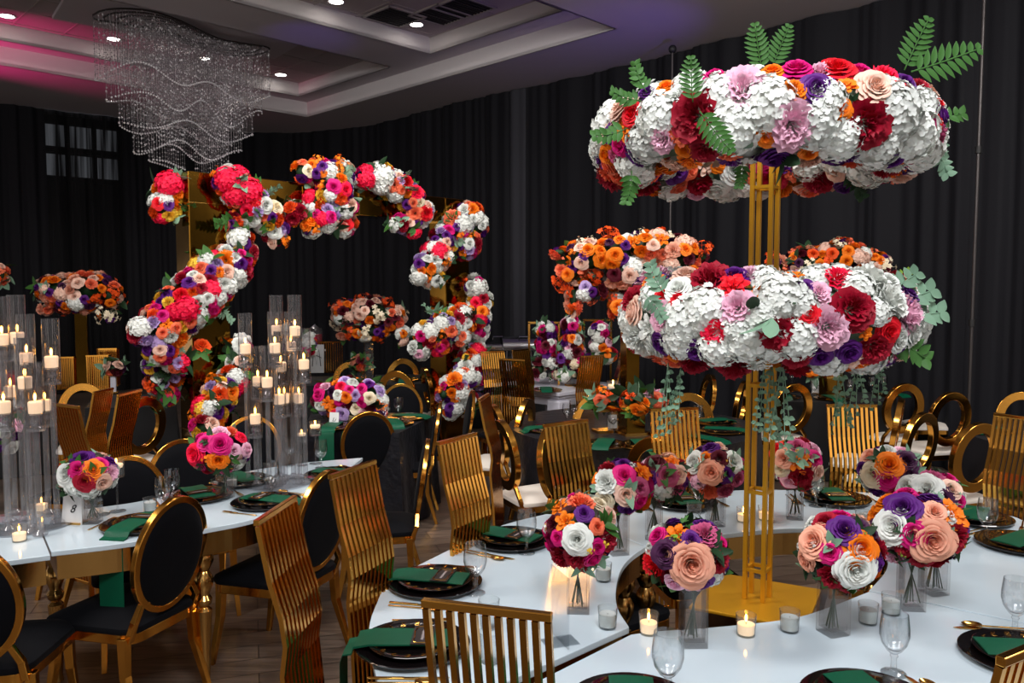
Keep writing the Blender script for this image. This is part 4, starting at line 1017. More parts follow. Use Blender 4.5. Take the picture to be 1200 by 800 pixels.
for px, py, sc, lb in ((557, 695, 1.05, 'water goblet between the two left plates of the ring table'), (617, 648, 1.03, 'water goblet in front of the far-left plate of the ring table'), (1156, 632, 1.03, 'water goblet at the right far side of the ring table'), (1189, 743, 1.03, 'water goblet cut by the right frame edge'),
                    (1047, 789, 1.0, 'water goblet near the bottom right in front of the votives'), (782, 820, 1.06, 'water goblet at the bottom centre cut by the lower frame edge'), (956, 593, 1.0, 'water goblet at the far right place with black plates'), (818, 600, 1.0, 'water goblet left of the peach rose vase'),
                    (192, 600, 1.0, 'front one of two goblets on the head table'), (202, 590, 1.0, 'rear one of two goblets on the head table'), (318, 583, 1.1, 'water goblet in front of the right candle cluster'), (339, 545, 1.0, 'small goblet behind the right candle cluster rods'), (376, 548, 1.0, 'water goblet right of the candle cluster at the end of the head table'),
                    (452, 496, 1.0, 'front goblet on the velvet table right of the flowers'), (467, 490, 1.0, 'rear goblet on the velvet table before the dark oval chair'), (718, 506, 1.0, 'goblet in front of the small table card on the round black table'), (818, 500, 1.0, 'goblet behind the slatted chair on the round black table'),
                    (953, 465, 1.0, 'goblet beside the card on the back table'), (996, 464, 1.0, 'goblet right of the gold vase on the back table'), (1021, 461, 1.0, 'goblet left one of a pair under the hanging eucalyptus'), (1035, 459, 1.0, 'goblet right one of a pair under the hanging eucalyptus'), (928, 452, 1.0, 'goblet above the ring backed chair on the back table'),
                    (614, 452, 1.0, 'left goblet on the white lacquered table'), (646, 455, 1.0, 'middle goblet on the white lacquered table'), (668, 452, 1.0, 'right goblet on the white lacquered table'), (664, 495, .9, 'goblet on the round black table behind the slatted chair top'), (672, 491, .9, 'second goblet on the round black table behind the slatted chair top')):
    KG.put(at_z(px, py, TT), px, lb, 'glass', 'stemmed water goblets', sc)
for px, py, lb in ((573, 735, 'clear tumbler behind the front slatted chair top'), (813, 612, 'clear tumbler left of the far goblet'), (575, 775, 'clear tumbler seen through the front chair slats')):
    KT.put(at_z(px, py, TT), 0, lb, 'glass', 'clear tumblers')
setting(510, 682, -12, 'at the second left place of the ring table', .32, .175)
setting(484, 755, 0, 'behind the front slatted chair on the ring table', .32, .19)
setting(600, 632, -30, 'by the far-left slatted chair of the ring table', 0)
setting(800, 588, -80, 'on the ring table behind the peach rose vase', 0)
setting(979, 584, -92, 'at the far right before the open slatted chair', 0)
setting(1140, 606, -125, 'left of the goblet at the ring table far right', 0, menu=False)
setting(1196, 637, -150, 'cut by the right frame edge behind the goblets', 0, menu=False)
setting(1200, 768, 170, 'at the lower right corner under a gold chair post', 0, menu=False)
setting(1018, 822, 100, 'at the bottom edge before the lower right goblet', 0, menu=False)
setting(742, 828, 85, 'at the bottom centre below the frame edge', 0, menu=False, cutlery=False)
setting(165, 614, 82, 'on the head table beside the table number 8', .34, .20, cutlery=True)
setting(232, 581, -55, 'on the head table by the goblet pair', 0)
setting(312, 588, 160, 'on the head table before the right candle cluster', 0)
setting(283, 563, -45, 'on the head table behind the rose bouquet', 0, menu=False, cutlery=False)
setting(392, 556, 165, 'at the right end of the head table', 0, menu=False)
# acrylic holder
p = at_z(656, 752, TT); r = empty('acrylic_sign_holder', p, R(20), 'clear acrylic sign holder standing left of the white rose vase', 'sign holder')
q = MB(); q.box((0, 0, .0015), (.10, .07, .003)); q.build('foot', ACR, r, smooth=False); q = MB(); q.box((0, 0, .11), (.004, .13, .21)); q.build('upright_sheet', ACR, r, smooth=False)
def text(body, size, parent, loc, rot, m=INK, name='lettering', shear=0):
    c = bpy.data.curves.new(name, 'FONT'); c.body = body; c.size = size; c.align_x = 'CENTER'; c.align_y = 'CENTER'; c.extrude = .0006; c.shear = shear; c.materials.append(m)
    t = bpy.data.objects.new('tmp', c); col.objects.link(t); bpy.context.view_layer.update(); me = bpy.data.meshes.new_from_object(t); bpy.data.objects.remove(t); o = bpy.data.objects.new(name, me); col.objects.link(o); o.parent = parent; o.location = loc; o.rotation_euler = rot; return o
def card_stand(px, py, w, h, body, label, face, z=TT, size=.05, frame_m=CUT):
    p = at_z(px, py, z); r = empty('table_card', p, R(face), label, 'table number', 'table number cards')
    q = MB(); q.M = Matrix.Rotation(R(-10), 4, 'X'); q.box((0, 0, h/2), (w, .004, h)); q.build('card', CARD, r, smooth=False)
    q = MB(); q.box((0, .02, .004), (w*.9, .06, .008)); q.build('foot', frame_m, r, smooth=False)
    text(body, size, r, (0, h/2*math.sin(R(10))-.004, h/2*math.cos(R(10))), (R(80), 0, 0), shear=.35)
card_stand(84, 614, .10, .135, '8', 'white table card with a black number 8 in front of the left candle cluster', -8)
card_stand(391, 500, .075, .11, 'Li', 'small white card with black script leaning by the large low arrangement', -12, size=.04)
card_stand(718, 503, .07, .11, 'C', 'small white card behind a goblet on the round black table', 8, size=.05)
card_stand(957, 461, .09, .13, 'C', 'small white card on the back table under the lower flower ring', -20, size=.05)

# ------------------------------------------------------------------ candle clusters
def cluster(bx, by, br, items, label):
    b = at_z(bx, by, TT); r = empty('candle_cluster', b, 0, label, 'candelabra', 'tall glass candle clusters')
    q = MB(); q.lathe([(.001, 0), (br, 0), (br, .008), (.001, .008)], 48); q.build('round_glass_base', CRY, r)
    rr = random.Random(int(bx)); 
    for k, (px, yc, back) in enumerate(items):
        dy = (rr.uniform(-.6, .6) if back is None else back)*br
        p = at_y(px, yc, b.y+dy); x = p.x-b.x; y = dy; zc = p.z-b.z       # zc: top of the candle
        x = max(-br*.93, min(br*.93, x))
        q = MB(); q.tube([(x, y, .008), (x, y, zc-.12)], .013, 10)
        q.lathe([(.001, .008), (.03, .008), (.03, .016), (.014, .03), (.001, .03)], 12, (x, y, 0)); q.build('crystal_rod', CRY, r)
        q = MB(); q.lathe([(.001, zc-.125), (.036, zc-.125), (.036, zc-.115), (.016, zc-.10), (.024, zc-.085), (.016, zc-.07), (.03, zc-.055), (.001, zc-.05)], 18, (x, y, 0)); q.build('candle_cup', CRY, r)
        q = MB(); q.lathe([(.001, zc-.05), (.026, zc-.05), (.028, zc-.005), (.024, zc), (.001, zc-.003)], 18, (x, y, 0)); c = q.build('candle', WAXG, r)
        q = MB(); q.ball((x, y, zc+.018), (.0055, .0055, .016), 8, 6); q.build('flame', FLAME, c)
        q = MB(); q.lathe([(.036, zc-.112), (.036, zc+.165), (.0345, zc+.165), (.0345, zc-.112)], 24, (x, y, 0)); q.build('glass_cylinder', GLT, r)
cluster(30, 613, .215, [(2, 391, 0), (20, 389, .1), (31, 413, -.5), (60, 417, -.1), (29, 441, -.75), (41, 470, -.9), (12, 452, .6), (4, 470, -.6), (52, 468, .6)], 'left cluster of tall glass candle cylinders on crystal rods, at the left frame edge')
cluster(325, 567, .17, [(287.5, 403, 0), (324, 381, .8), (322, 402, -.5), (345.5, 382, -.1), (356, 421, -.1), (302, 441, .4), (313, 442, -.7), (329, 424, .2), (333, 461, .5), (350, 461, .6), (299, 485, -.3), (327, 462, -.2), (341, 400, .7)], 'right cluster of tall glass candle cylinders on crystal rods, in front of the arch')
for px, py, s, lb in ((118, 606, 1.0, 'floating candle in a stemmed glass, left one of the pair behind the small bouquet'), (138, 602, .92, 'floating candle in a stemmed glass, right one of the pair near the dark chair'),
                    (370, 546, .95, 'floating candle in a stemmed glass beside the right candle cluster'), (354, 548, .78, 'lower floating candle at the right edge of the candle cluster'),
                    (718, 500, 1.25, 'floating candle glass behind the orange flowers on the round table'), (770, 496, .9, 'floating candle glass by the pink rose on the round table')):
    KCS.put(at_z(px, py-3, TT), 0, lb, 'candle', 'floating candles in stemmed glasses', s)
# ------------------------------------------------------------------ chairs
GS, GV, GO = 'gold slat backed chairs', 'oval backed black velvet chairs', 'gold ring backed chairs'
SL = [(569, 708, 74, 'gold slatted chair in front, its top rail cutting across the near left plates'), (324, 593, -7, 'tall gold slatted chair nearest the left, beside the round-backed velvet chairs'), (414, 546, -24, 'second tall gold slatted chair from the left, between velvet chair and ring table'),
      (536, 511, -33, 'third gold slatted chair along the left curve of the ring table'), (663, 493, -54, 'gold slatted chair with rippled back at the far left of the ring table'), (790, 477, -78, 'dark gold slatted chair directly behind the far bouquets, left of the gold stand'),
      (998, 473, -92, 'open gold slatted chair right of the gold stand on the far side'), (1198, 487, -150, 'gold slatted chair at the right frame edge behind the goblet'), (1222, 748, 120, 'gold chair back corner at the lower right frame corner'),
      (75, 473, 60, 'gold slatted chair seen through the left candle cluster rods'), (152, 458, 177, 'brown gold slatted chair back left of the arch pillar'), (121, 456, 177, 'narrow brown gold slatted chair back left of its twin by the arch pillar'),
      (577, 411, -60, 'slatted chair left of the white lacquered table, near the right arch pillar'), (600, 420, 60, 'slatted chair in front of the left corner of the white lacquered table'), (610, 409, -40, 'slatted chair behind the left corner of the white lacquered table'), (694, 416, 120, 'slatted chair in front of the right side of the white lacquered table'),
      (567, 463, -10, 'slatted chair behind the velvet chair at the foot of the right arch pillar'), (730, 410, 180, 'slatted chair behind the gold pedestal of the round table')]
for px, py, f, lb in SL: chair('S', px, py, f, lb, GS, .93 if px == 121 else 1.0)
VL = [(206, 586, 160, 'big oval-backed black velvet chair in front at the lower left'), (-52, 640, 100, 'oval-backed velvet chair cut by the left frame edge'), (384, 554, 158, 'oval-backed black velvet chair between the two tall slatted chairs'), (432, 484, 112, 'oval-backed velvet chair seen square from behind at the velvet table'),
      (501, 517, 186, 'velvet chair seen edge-on left of the third slatted chair'), (516, 472, 184, 'oval velvet chair between the velvet table and the right arch pillar'), (147, 537, -55, 'dark velvet chair back behind the floating candles on the head table'), (213, 517, -60, 'velvet chair with gold left rim behind the goblets of the head table'),
      (470, 451, -80, 'dark velvet chair on the far side of the velvet table'), (554, 459, 190, 'velvet chair seen edge-on right of the arch pillar flowers'), (294, 489, -70, 'velvet chair behind the left rods of the right candle cluster')]
for i, (px, py, f, lb) in enumerate(VL): chair('V', px, py, f, lb, GV, (1.02, 1.0, 1.03)[i] if i < 3 else 1.0)
OL = [(586, 492, 25, 'ring-backed gold chair with white seat left of the rippled slatted chair'), (645, 499, -30, 'ring-backed chair half hidden behind the rippled slatted chair'), (578, 474, 20, 'ring-backed chair peeking behind the white seated ring chair'), (619, 467, 160, 'ring-backed chair seen edge-on before the white lacquered table'),
      (833, 438, 185, 'ring-backed chair seen edge-on under the left of the lower flower ring'), (807, 460, -95, 'ring-backed chair behind the dark slatted chair'), (873, 446, 150, 'ring-backed chair directly behind the gold stand poles'), (932, 449, 107, 'ring-backed chair right of the gold stand, facing the back table'),
      (1062, 449, 100, 'larger ring-backed chair below the hanging leaves at the right'), (1056, 429, -60, 'topmost ring-backed chair just under the right leaves'), (1057, 467, 150, 'ring-backed chair seen obliquely between two others right of the open slatted chair'), (1084, 483, 123, 'ring-backed chair seen obliquely right above the far right bouquet'),
      (1117, 459, 103, 'ring-backed chair with white seat in the middle of the right group'), (1126, 438, 170, 'ring-backed chair seen edge-on against the drape at the right'), (1150, 495, 108, 'nearest ring-backed chair at the right, before the black satin cloth'), (1198, 459, -110, 'ring-backed chair cut by the right frame edge, above the slatted chair'),
      (768, 512, 50, 'ring-backed chair whose curved edge shows left of the dark slatted chair'), (472, 420, -80, 'tiny ring-backed chair far behind the arch opening'), (464, 434, 80, 'ring-backed chair behind the dark velvet chair of the velvet table'), (497, 430, 20, 'ring-backed chair edge-on left of the right arch pillar'),
      (96, 449, -60, 'ring-backed chair behind the slatted chair at the left candle cluster'), (169, 465, 150, 'ring-backed chair with white seat by the left arch pillar'), (410, 424, -80, 'tiny ring-backed chair behind the low colourful arrangement'), (700, 462, -100, 'ring-backed chair on the far side of the round table, left of the orange flowers')]
for px, py, f, lb in OL: chair('O', px, py, f, lb, GO)

# ------------------------------------------------------------------ the gold arch
AH = 2.75; C0 = at_z(220, 200, AH); u = Vector((.7071, .7071, 0)); nrm = Vector((.7071, -.7071, 0))
def px_of(p):
    v = Vector(p)-Vector((0, 0, CZ)); f = Vector((0, math.cos(PITCH), -math.sin(PITCH))); up = Vector((0, math.sin(PITCH), math.cos(PITCH)))
    return 600+FPX*v.x/v.dot(f), 400-FPX*v.dot(up)/v.dot(f)
LA = min([i*.01 for i in range(150, 400)], key=lambda s: abs(px_of(C0+u*s)[0]-549))
CW, CD, BH = .33, .27, .25
arch = empty('floral_arch_frame', (C0.x, C0.y, 0), R(45), 'square arch of gold mirrored boxes standing across the room', 'arch')
for x, hgt in ((0, AH), (LA-CW, AH)):
    q = MB(); q.box((x+CW/2, CD/2, hgt/2), (CW, CD, hgt)); o = q.build('column', GOLDM, arch, smooth=False, bevel=.006)
    for z in (.62, 1.24, 1.86, 2.5):
        e = MB(); e.box((x+CW/2, CD/2, z), (CW+.006, CD+.006, .006)); e.build('seam', CUT, o, smooth=False)
q = MB(); q.box((LA/2, CD/2, AH-BH/2), (LA-2*CW, CD*.98, BH)); o = q.build('beam', GOLDM, arch, smooth=False, bevel=.006)
for k in (.3, .55, .8):
    e = MB(); e.box((CW+(LA-2*CW)*k, CD/2, AH-BH/2), (.012, CD+.006, BH+.006)); e.build('seam', CUT, o, smooth=False)
def on_arch(px, py, off):
    d = ray(px, py); o = Vector((0, 0, CZ)); t = ((C0+nrm*off)-o).dot(nrm)/d.dot(nrm); return o+d*t
def garland(label, blobs, n, seed, heroes=(), mixx=GARMIX, off=.06, nl=10):
    els = []
    for b in blobs:
        px, py, rp = b[:3]; of = b[3] if len(b) > 3 else off
        p = on_arch(px, py, of); rr = rp/FPX*p.y*.88; els.append((tuple(p), (rr, rr, rr)))
    c = Vector(els[0][0]); root = empty('floral_garland', c, 0, label, 'garland', 'flower garlands on the gold arch')
    core_ell(root, els, .7)
    lo = [min(e[0][i]-e[1][i] for e in els) for i in range(3)]; hi = [max(e[0][i]+e[1][i] for e in els) for i in range(3)]
    m = Mass(root, sdf_ell(els), lo, hi, seed)
    for h in heroes: m.hero(*h)
    m.fill(n, mixx, .58, 14); m.leaves(nl, .11); m.leaves(3, .16, kind='branch')
    return m
garland('garland on the upper left side of the arch, beside the pillar top', [(198, 222, 17, -.15), (193, 243, 17, -.15), (205, 235, 14, -.2)], 40, 21, [(198, 213, 14, 'hydrangea', 'hotred'), (213, 217, 10, 'hydrangea', 'hotred'), (194, 232, 9, 'hydrangea', 'white'), (186, 238, 7, 'rose', 'red'), (197, 240, 6, 'rose', 'purple'), (209, 252, 9, 'hydrangea', 'yellow'), (215, 231, 8, 'peony', 'yellow')])
garland('long diagonal garland wrapping the left pillar of the arch', [(276, 262, 12), (281, 280, 15), (284, 296, 17), (270, 312, 27), (250, 326, 32), (232, 344, 33), (212, 362, 32), (192, 380, 29), (168, 388, 18), (188, 408, 20), (205, 422, 14)], 210, 22,
        [(264, 304, 11, 'peony', 'orange'), (241, 303, 10, 'hydrangea', 'white'), (247, 317, 7, 'rose', 'purple'), (266, 318, 9, 'peony', 'blush'), (281, 322, 9, 'hydrangea', 'white'), (283, 309, 7, 'rose', 'purple'), (250, 338, 11, 'hydrangea', 'hotred'), (220, 362, 14, 'hydrangea', 'hotred'), (203, 366, 11, 'hydrangea', 'hotred'), (258, 347, 11, 'hydrangea', 'white'), (232, 353, 8, 'rose', 'white'), (213, 345, 9, 'peony', 'red'), (236, 370, 11, 'hydrangea', 'white'), (228, 308, 9, 'hydrangea', 'yellow'), (195, 380, 7, 'lily', 'orange'), (210, 398, 12, 'peony', 'orange'), (185, 400, 9, 'hydrangea', 'lavender')], nl=16)
garland('lower piece of garland behind the left pillar base', [(178, 428, 10, -.15), (184, 448, 14, -.2), (195, 462, 13, -.2), (205, 440, 11, -.15)], 45, 23, [(175, 452, 7, 'lily', 'burnt'), (185, 456, 7, 'peony', 'burgundy'), (200, 452, 7, 'peony', 'burnt'), (205, 443, 6, 'peony', 'lavender')])
garland('garland climbing down right of the left pillar towards the head table', [(282, 405, 12, .1), (280, 425, 14, .12), (272, 445, 17, .15), (258, 462, 22, .2), (246, 482, 20, .25), (240, 500, 16, .3), (235, 410, 9, .06)], 120, 24,
        [(258, 462, 10, 'peony', 'burnt'), (272, 460, 8, 'rose', 'orange'), (277, 441, 10, 'hydrangea', 'white'), (270, 449, 7, 'rose', 'purple'), (246, 478, 10, 'hydrangea', 'white'), (266, 477, 8, 'rose', 'purple'), (255, 494, 10, 'peony', 'orange'), (236, 478, 9, 'hydrangea', 'yellow'), (237, 404, 9, 'peony', 'burnt')])
garland('garland of bright red hydrangeas at the left end of the arch beam', [(268, 213, 19, .1), (283, 226, 22, .12), (297, 240, 22, .12), (312, 254, 20, .1), (322, 268, 16, .08), (325, 281, 10, .08), (343, 250, 13, .05), (290, 250, 16, .1)], 90, 25,
        [(266, 210, 14, 'hydrangea', 'hotred'), (283, 207, 14, 'hydrangea', 'hotred'), (273, 228, 13, 'hydrangea', 'hotred'), (296, 223, 14, 'hydrangea', 'hotred'), (290, 247, 8, 'rose', 'hotred'), (300, 236, 9, 'hydrangea', 'red'), (311, 240, 9, 'rose', 'white'), (324, 242, 8, 'rose', 'ivory'), (298, 256, 9, 'rose', 'white'), (322, 272, 8, 'rose', 'white'), (275, 250, 9, 'spray', 'orange'), (352, 248, 10, 'peony', 'burgundy')])
garland('garland in the middle of the arch beam with pink and orange blooms', [(355, 201, 13, .05), (375, 202, 18, .1), (398, 204, 18, .1), (392, 222, 22, .14), (400, 240, 18, .12), (380, 255, 19, .1), (405, 262, 14, .08), (368, 235, 12, .1), (365, 265, 10, .08)], 110, 26,
        [(388, 201, 11, 'hydrangea', 'white'), (362, 200, 7, 'rose', 'ivory'), (371, 203, 6, 'rose', 'purple'), (365, 194, 7, 'rose', 'orange'), (391, 219, 8, 'rose', 'magenta'), (405, 222, 8, 'rose', 'hotred'), (377, 230, 9, 'peony', 'yellow'), (387, 229, 8, 'hydrangea', 'white'), (412, 240, 8, 'peony', 'blush'), (422, 244, 7, 'rose', 'magenta'), (405, 262, 8, 'rose', 'red'), (403, 265, 7, 'rose', 'blush')])
garland('garland at the right part of the arch beam topped by a white hydrangea', [(428, 207, 13, .08), (446, 208, 18, .1), (465, 218, 18, .12), (480, 232, 18, .12), (490, 248, 18, .12), (482, 264, 14, .1), (468, 262, 11, .1)], 95, 27,
        [(450, 206, 13, 'hydrangea', 'white'), (441, 196, 6, 'rose', 'white'), (462, 217, 9, 'peony', 'coral'), (463, 230, 10, 'hydrangea', 'white'), (477, 214, 9, 'peony', 'red'), (489, 226, 9, 'peony', 'hotred'), (486, 250, 10, 'peony', 'coral'), (500, 250, 9, 'peony', 'red'), (478, 226, 6, 'rose', 'orange'), (477, 240, 6, 'rose', 'purple'), (491, 238, 7, 'rose', 'ivory'), (447, 231, 10, 'peony', 'yellow'), (487, 268, 10, 'leaf', 'green')])
garland('top garland crossing the right pillar of the arch', [(550, 252, 17, .08), (557, 265, 16, .08), (535, 268, 20, .12), (545, 285, 20, .12), (520, 282, 18, .12), (512, 300, 19, .12), (497, 312, 16, .1), (507, 325, 14, .1), (492, 322, 10, .1)], 130, 28,
        [(530, 254, 11, 'peony', 'coral'), (545, 262, 12, 'hydrangea', 'white'), (526, 269, 7, 'rose', 'magenta'), (516, 265, 8, 'hydrangea', 'white'), (515, 293, 10, 'hydrangea', 'hotred'), (554, 245, 8, 'peony', 'orange'), (538, 276, 8, 'spray', 'orange'), (551, 277, 8, 'spray', 'orange'), (526, 291, 8, 'spray', 'coral'), (512, 315, 7, 'hydrangea', 'white'), (491, 309, 6, 'rose', 'purple'), (504, 325, 8, 'spray', 'orange')])
garland('middle garland crossing the right pillar of the arch', [(557, 335, 13, .1), (563, 352, 15, .12), (558, 370, 17, .14), (540, 375, 20, .14), (520, 383, 20, .14), (500, 392, 17, .12), (491, 408, 12, .1), (535, 392, 16, .14), (515, 402, 15, .12), (562, 385, 12, .12)], 140, 29,
        [(537, 373, 10, 'peony', 'burgundy'), (517, 378, 10, 'hydrangea', 'white'), (505, 387, 10, 'hydrangea', 'white'), (530, 388, 8, 'peony', 'coral'), (558, 355, 7, 'rose', 'hotred'), (565, 365, 7, 'rose', 'orange'), (493, 394, 7, 'peony', 'magenta'), (562, 337, 11, 'hydrangea', 'white'), (540, 353, 8, 'lily', 'burnt'), (545, 330, 8, 'spray', 'burnt'), (545, 365, 9, 'hydrangea', 'white'), (491, 415, 6, 'rose', 'pink')])
garland('bottom garland at the foot of the right pillar of the arch', [(557, 412, 12, .12), (550, 425, 17, .15), (562, 440, 15, .15), (545, 442, 18, .18), (532, 455, 18, .2), (545, 468, 15, .2), (530, 478, 12, .2), (567, 455, 10, .15), (520, 462, 9, .2)], 105, 30,
        [(552, 414, 8, 'peony', 'burnt'), (546, 428, 10, 'peony', 'white'), (551, 441, 9, 'hydrangea', 'white'), (532, 444, 10, 'peony', 'orange'), (542, 462, 11, 'hydrangea', 'white'), (562, 452, 8, 'peony', 'lavender'), (534, 467, 6, 'rose', 'orange'), (525, 468, 5, 'rose', 'purple'), (537, 478, 9, 'hydrangea', 'white')])

# ------------------------------------------------------------------ arrangements further back
def arrangement(name, cat, label, blobs, Y, n, seed, heroes=(), mixx=BACKMIX, grp='tall background arrangements', depth=1.0, nl=8, kmin=.6):
    els = []
    for (px, py, rx, ry) in blobs:
        p = at_y(px, py, Y); k = FPX/Y*1.18; els.append((tuple(p), (rx/k, max(ry/k, min(rx, ry*1.6)/k)*depth, ry/k)))
    c = Vector(els[0][0]); root = empty(name, c, 0, label, cat, grp); core_ell(root, els, .66)
    lo = [min(e[0][i]-e[1][i] for e in els) for i in range(3)]; hi = [max(e[0][i]+e[1][i] for e in els) for i in range(3)]
    m = Mass(root, sdf_ell(els), lo, hi, seed)
    for h in heroes: m.hero(*h)
    m.fill(n, mixx, kmin, 12); m.leaves(nl, .10); return m
arrangement('flower_arrangement', 'flower arrangement', 'tall peach, white and orange arrangement at the left behind the candle cluster', [(75, 340, 35, 21), (105, 338, 32, 22), (92, 350, 40, 18), (130, 345, 14, 16), (125, 368, 10, 10), (55, 362, 10, 6)], 8.4, 130, 41)
arrangement('flower_arrangement', 'flower arrangement', 'small ball of pale flowers cut by the left frame edge', [(-4, 322, 14, 14)], 8.6, 30, 42)
arrangement('flower_arrangement', 'flower arrangement', 'orange, blush and plum arrangement seen through the arch opening', [(410, 368, 24, 18), (435, 365, 30, 20), (458, 372, 20, 18), (430, 388, 30, 12), (403, 388, 7, 10), (472, 392, 7, 12)], 8.8, 130, 43)
arrangement('flower_arrangement', 'flower arrangement', 'big peach and orange arrangement on the gold mirrored pedestal, left of the lower flower ring', [(690, 302, 34, 24), (720, 300, 36, 28), (760, 290, 40, 22), (790, 300, 34, 26), (735, 320, 48, 22), (668, 318, 18, 18), (820, 300, 14, 10), (800, 325, 30, 20), (672, 350, 8, 22), (722, 358, 8, 18), (655, 296, 12, 7), (690, 340, 25, 14)], 6.3, 210, 44,
 [(705, 304, 9, 'rose', 'orange'), (721, 299, 9, 'rose', 'orange'), (730, 304, 7, 'rose', 'purple'), (738, 323, 9, 'rose', 'blush'), (775, 280, 9, 'lily', 'orange'), (685, 323, 9, 'peony', 'orange'), (686, 336, 7, 'rose', 'lavender'), (716, 332, 8, 'peony', 'peach'), (720, 321, 8, 'rose', 'wine'), (741, 284, 9, 'lily', 'orange'), (733, 287, 6, 'rose', 'purple'), (670, 296, 7, 'spray', 'orange'), (818, 295, 8, 'spray', 'burnt'), (750, 273, 9, 'spray', 'ivory'), (788, 267, 9, 'spray', 'ivory'), (679, 276, 8, 'spray', 'ivory'), (695, 275, 8, 'spray', 'ivory'), (671, 358, 9, 'spray', 'burnt'), (668, 345, 8, 'spray', 'burnt'), (721, 350, 9, 'spray', 'burnt'), (724, 368, 8, 'spray', 'burnt')])
arrangement('flower_arrangement', 'flower arrangement', 'pink and orange arrangement seen behind the top right of the lower flower ring', [(945, 308, 30, 20), (985, 302, 38, 22), (1020, 310, 25, 18), (910, 312, 12, 14)], 8.0, 130, 45, [(953, 297, 6, 'rose', 'burnt'), (975, 297, 6, 'rose', 'burnt'), (930, 302, 6, 'rose', 'orange'), (994, 294, 6, 'rose', 'orange')])
COLMIX = [('hydrangea', 'white', .07, 10), ('rose', 'magenta', .05, 8), ('rose', 'purple', .05, 7), ('peony', 'wine', .06, 8), ('peony', 'burgundy', .06, 7), ('rose', 'orange', .05, 5), ('rose', 'pink', .05, 6), ('rose', 'white', .05, 5)]
fy = at_z(640, 452, TT).y
arrangement('flower_column', 'flower arrangement', 'left column of magenta and white flowers inside a gold frame', [(641, 388, 12, 12), (640, 405, 13, 14), (645, 420, 12, 12)], fy, 55, 46, mixx=COLMIX, grp='flower columns in gold frames')
arrangement('flower_column', 'flower arrangement', 'middle column of orange, magenta and white flowers between the gold frames', [(669, 382, 12, 13), (670, 398, 13, 14), (672, 412, 14, 12)], fy, 55, 47, mixx=COLMIX, grp='flower columns in gold frames')
arrangement('flower_column', 'flower arrangement', 'right column of blush and wine flowers inside a gold frame', [(702, 388, 12, 12), (704, 402, 14, 12), (710, 415, 14, 11)], fy, 50, 48, mixx=COLMIX, grp='flower columns in gold frames')
arrangement('low_flower_arrangement', 'flower arrangement', 'white and red flowers along the top of the white lacquered table', [(655, 420, 20, 12), (680, 425, 22, 13), (632, 432, 10, 14), (660, 438, 14, 8)], fy+.05, 60, 49, mixx=COLMIX+[('hydrangea', 'ivory', .06, 8)], grp='flower columns in gold frames')
def gframe(x0, x1, ytop, lb):
    a = at_y(x0, ytop, fy+.1); b = at_y(x1, ytop, fy+.1); wd = b.x-a.x; h = a.z-TT; r = empty('gold_frame', ((a.x+b.x)/2, fy+.1, TT), 0, lb, 'frame', 'gold rectangular frames')
    for s in (-1, 1):
        q = MB()
        q.box((s*wd/2, 0, h/2), (.022, .022, h)); q.build('upright', CUT, r, smooth=False)
    q = MB(); q.box((0, 0, h), (wd+.022, .022, .022)); q.build('top_bar', CUT, r, smooth=False)
    return r
gframe(620, 655, 378, 'left thin gold frame standing on the white lacquered table'); gframe(684, 716, 375, 'right thin gold frame standing on the white lacquered table')
BIGMIX = [('rose', 'magenta', .05, 9), ('rose', 'orange', .055, 8), ('rose', 'lavender', .055, 7), ('peony', 'wine', .06, 6), ('rose', 'ivory', .055, 7), ('peony', 'pink', .06, 5), ('rose', 'purple', .05, 5), ('rose', 'white', .05, 5), ('rose', 'hotred', .045, 5), ('hydrangea', 'white', .06, 4)]
arrangement('low_flower_arrangement', 'flower arrangement', 'big low arrangement of magenta, lavender and orange roses on the velvet table', [(385, 466, 20, 20), (408, 462, 26, 22), (432, 465, 22, 20), (445, 475, 10, 16), (410, 480, 30, 14)], at_z(408, 492, TT).y, 110, 50,
 [(389, 459, 7, 'rose', 'plum'), (399, 470, 7, 'rose', 'magenta'), (416, 463, 7, 'rose', 'lavender'), (433, 467, 7, 'rose', 'ivory'), (383, 472, 8, 'lily', 'orange'), (417, 478, 7, 'rose', 'ivory'), (404, 446, 7, 'rose', 'lavender'), (392, 447, 7, 'lily', 'orange'), (421, 447, 7, 'lily', 'orange'), (423, 456, 7, 'rose', 'magenta'), (446, 474, 8, 'lily', 'orange'), (373, 453, 7, 'rose', 'magenta'), (431, 444, 7, 'rose', 'lavender')], mixx=BIGMIX, grp='low flower arrangements')
OMIX = [('lily', 'burnt', .05, 8), ('rose', 'orange', .05, 8), ('rose', 'plum', .05, 6), ('peony', 'burgundy', .05, 4), ('spray', 'orange', .055, 5), ('rose', 'coral', .05, 3)]
y4 = at_z(735, 506, TT).y
arrangement('low_flower_arrangement', 'flower arrangement', 'orange and plum flowers in glass at the left of the round black table', [(706, 466, 13, 11), (718, 470, 12, 10)], y4, 28, 51, mixx=OMIX, grp='low flower arrangements')
arrangement('low_flower_arrangement', 'flower arrangement', 'bright orange flowers in front of the gold mirrored pedestal', [(738, 469, 13, 12), (748, 475, 12, 10)], y4-.25, 28, 52, mixx=OMIX[:2]+[('spray', 'yellow', .05, 5)], grp='low flower arrangements')
arrangement('low_flower_arrangement', 'flower arrangement', 'pink rose and white flowers right of the gold pedestal on the round table', [(758, 462, 9, 9), (770, 468, 12, 10)], y4-.1, 24, 53, [(767, 469, 10, 'rose', 'coral'), (748, 461, 6, 'peony', 'yellow')], mixx=[('rose', 'coral', .05, 6), ('rose', 'pink', .05, 5), ('rose', 'orange', .04, 4), ('rose', 'white', .045, 4)], grp='low flower arrangements')
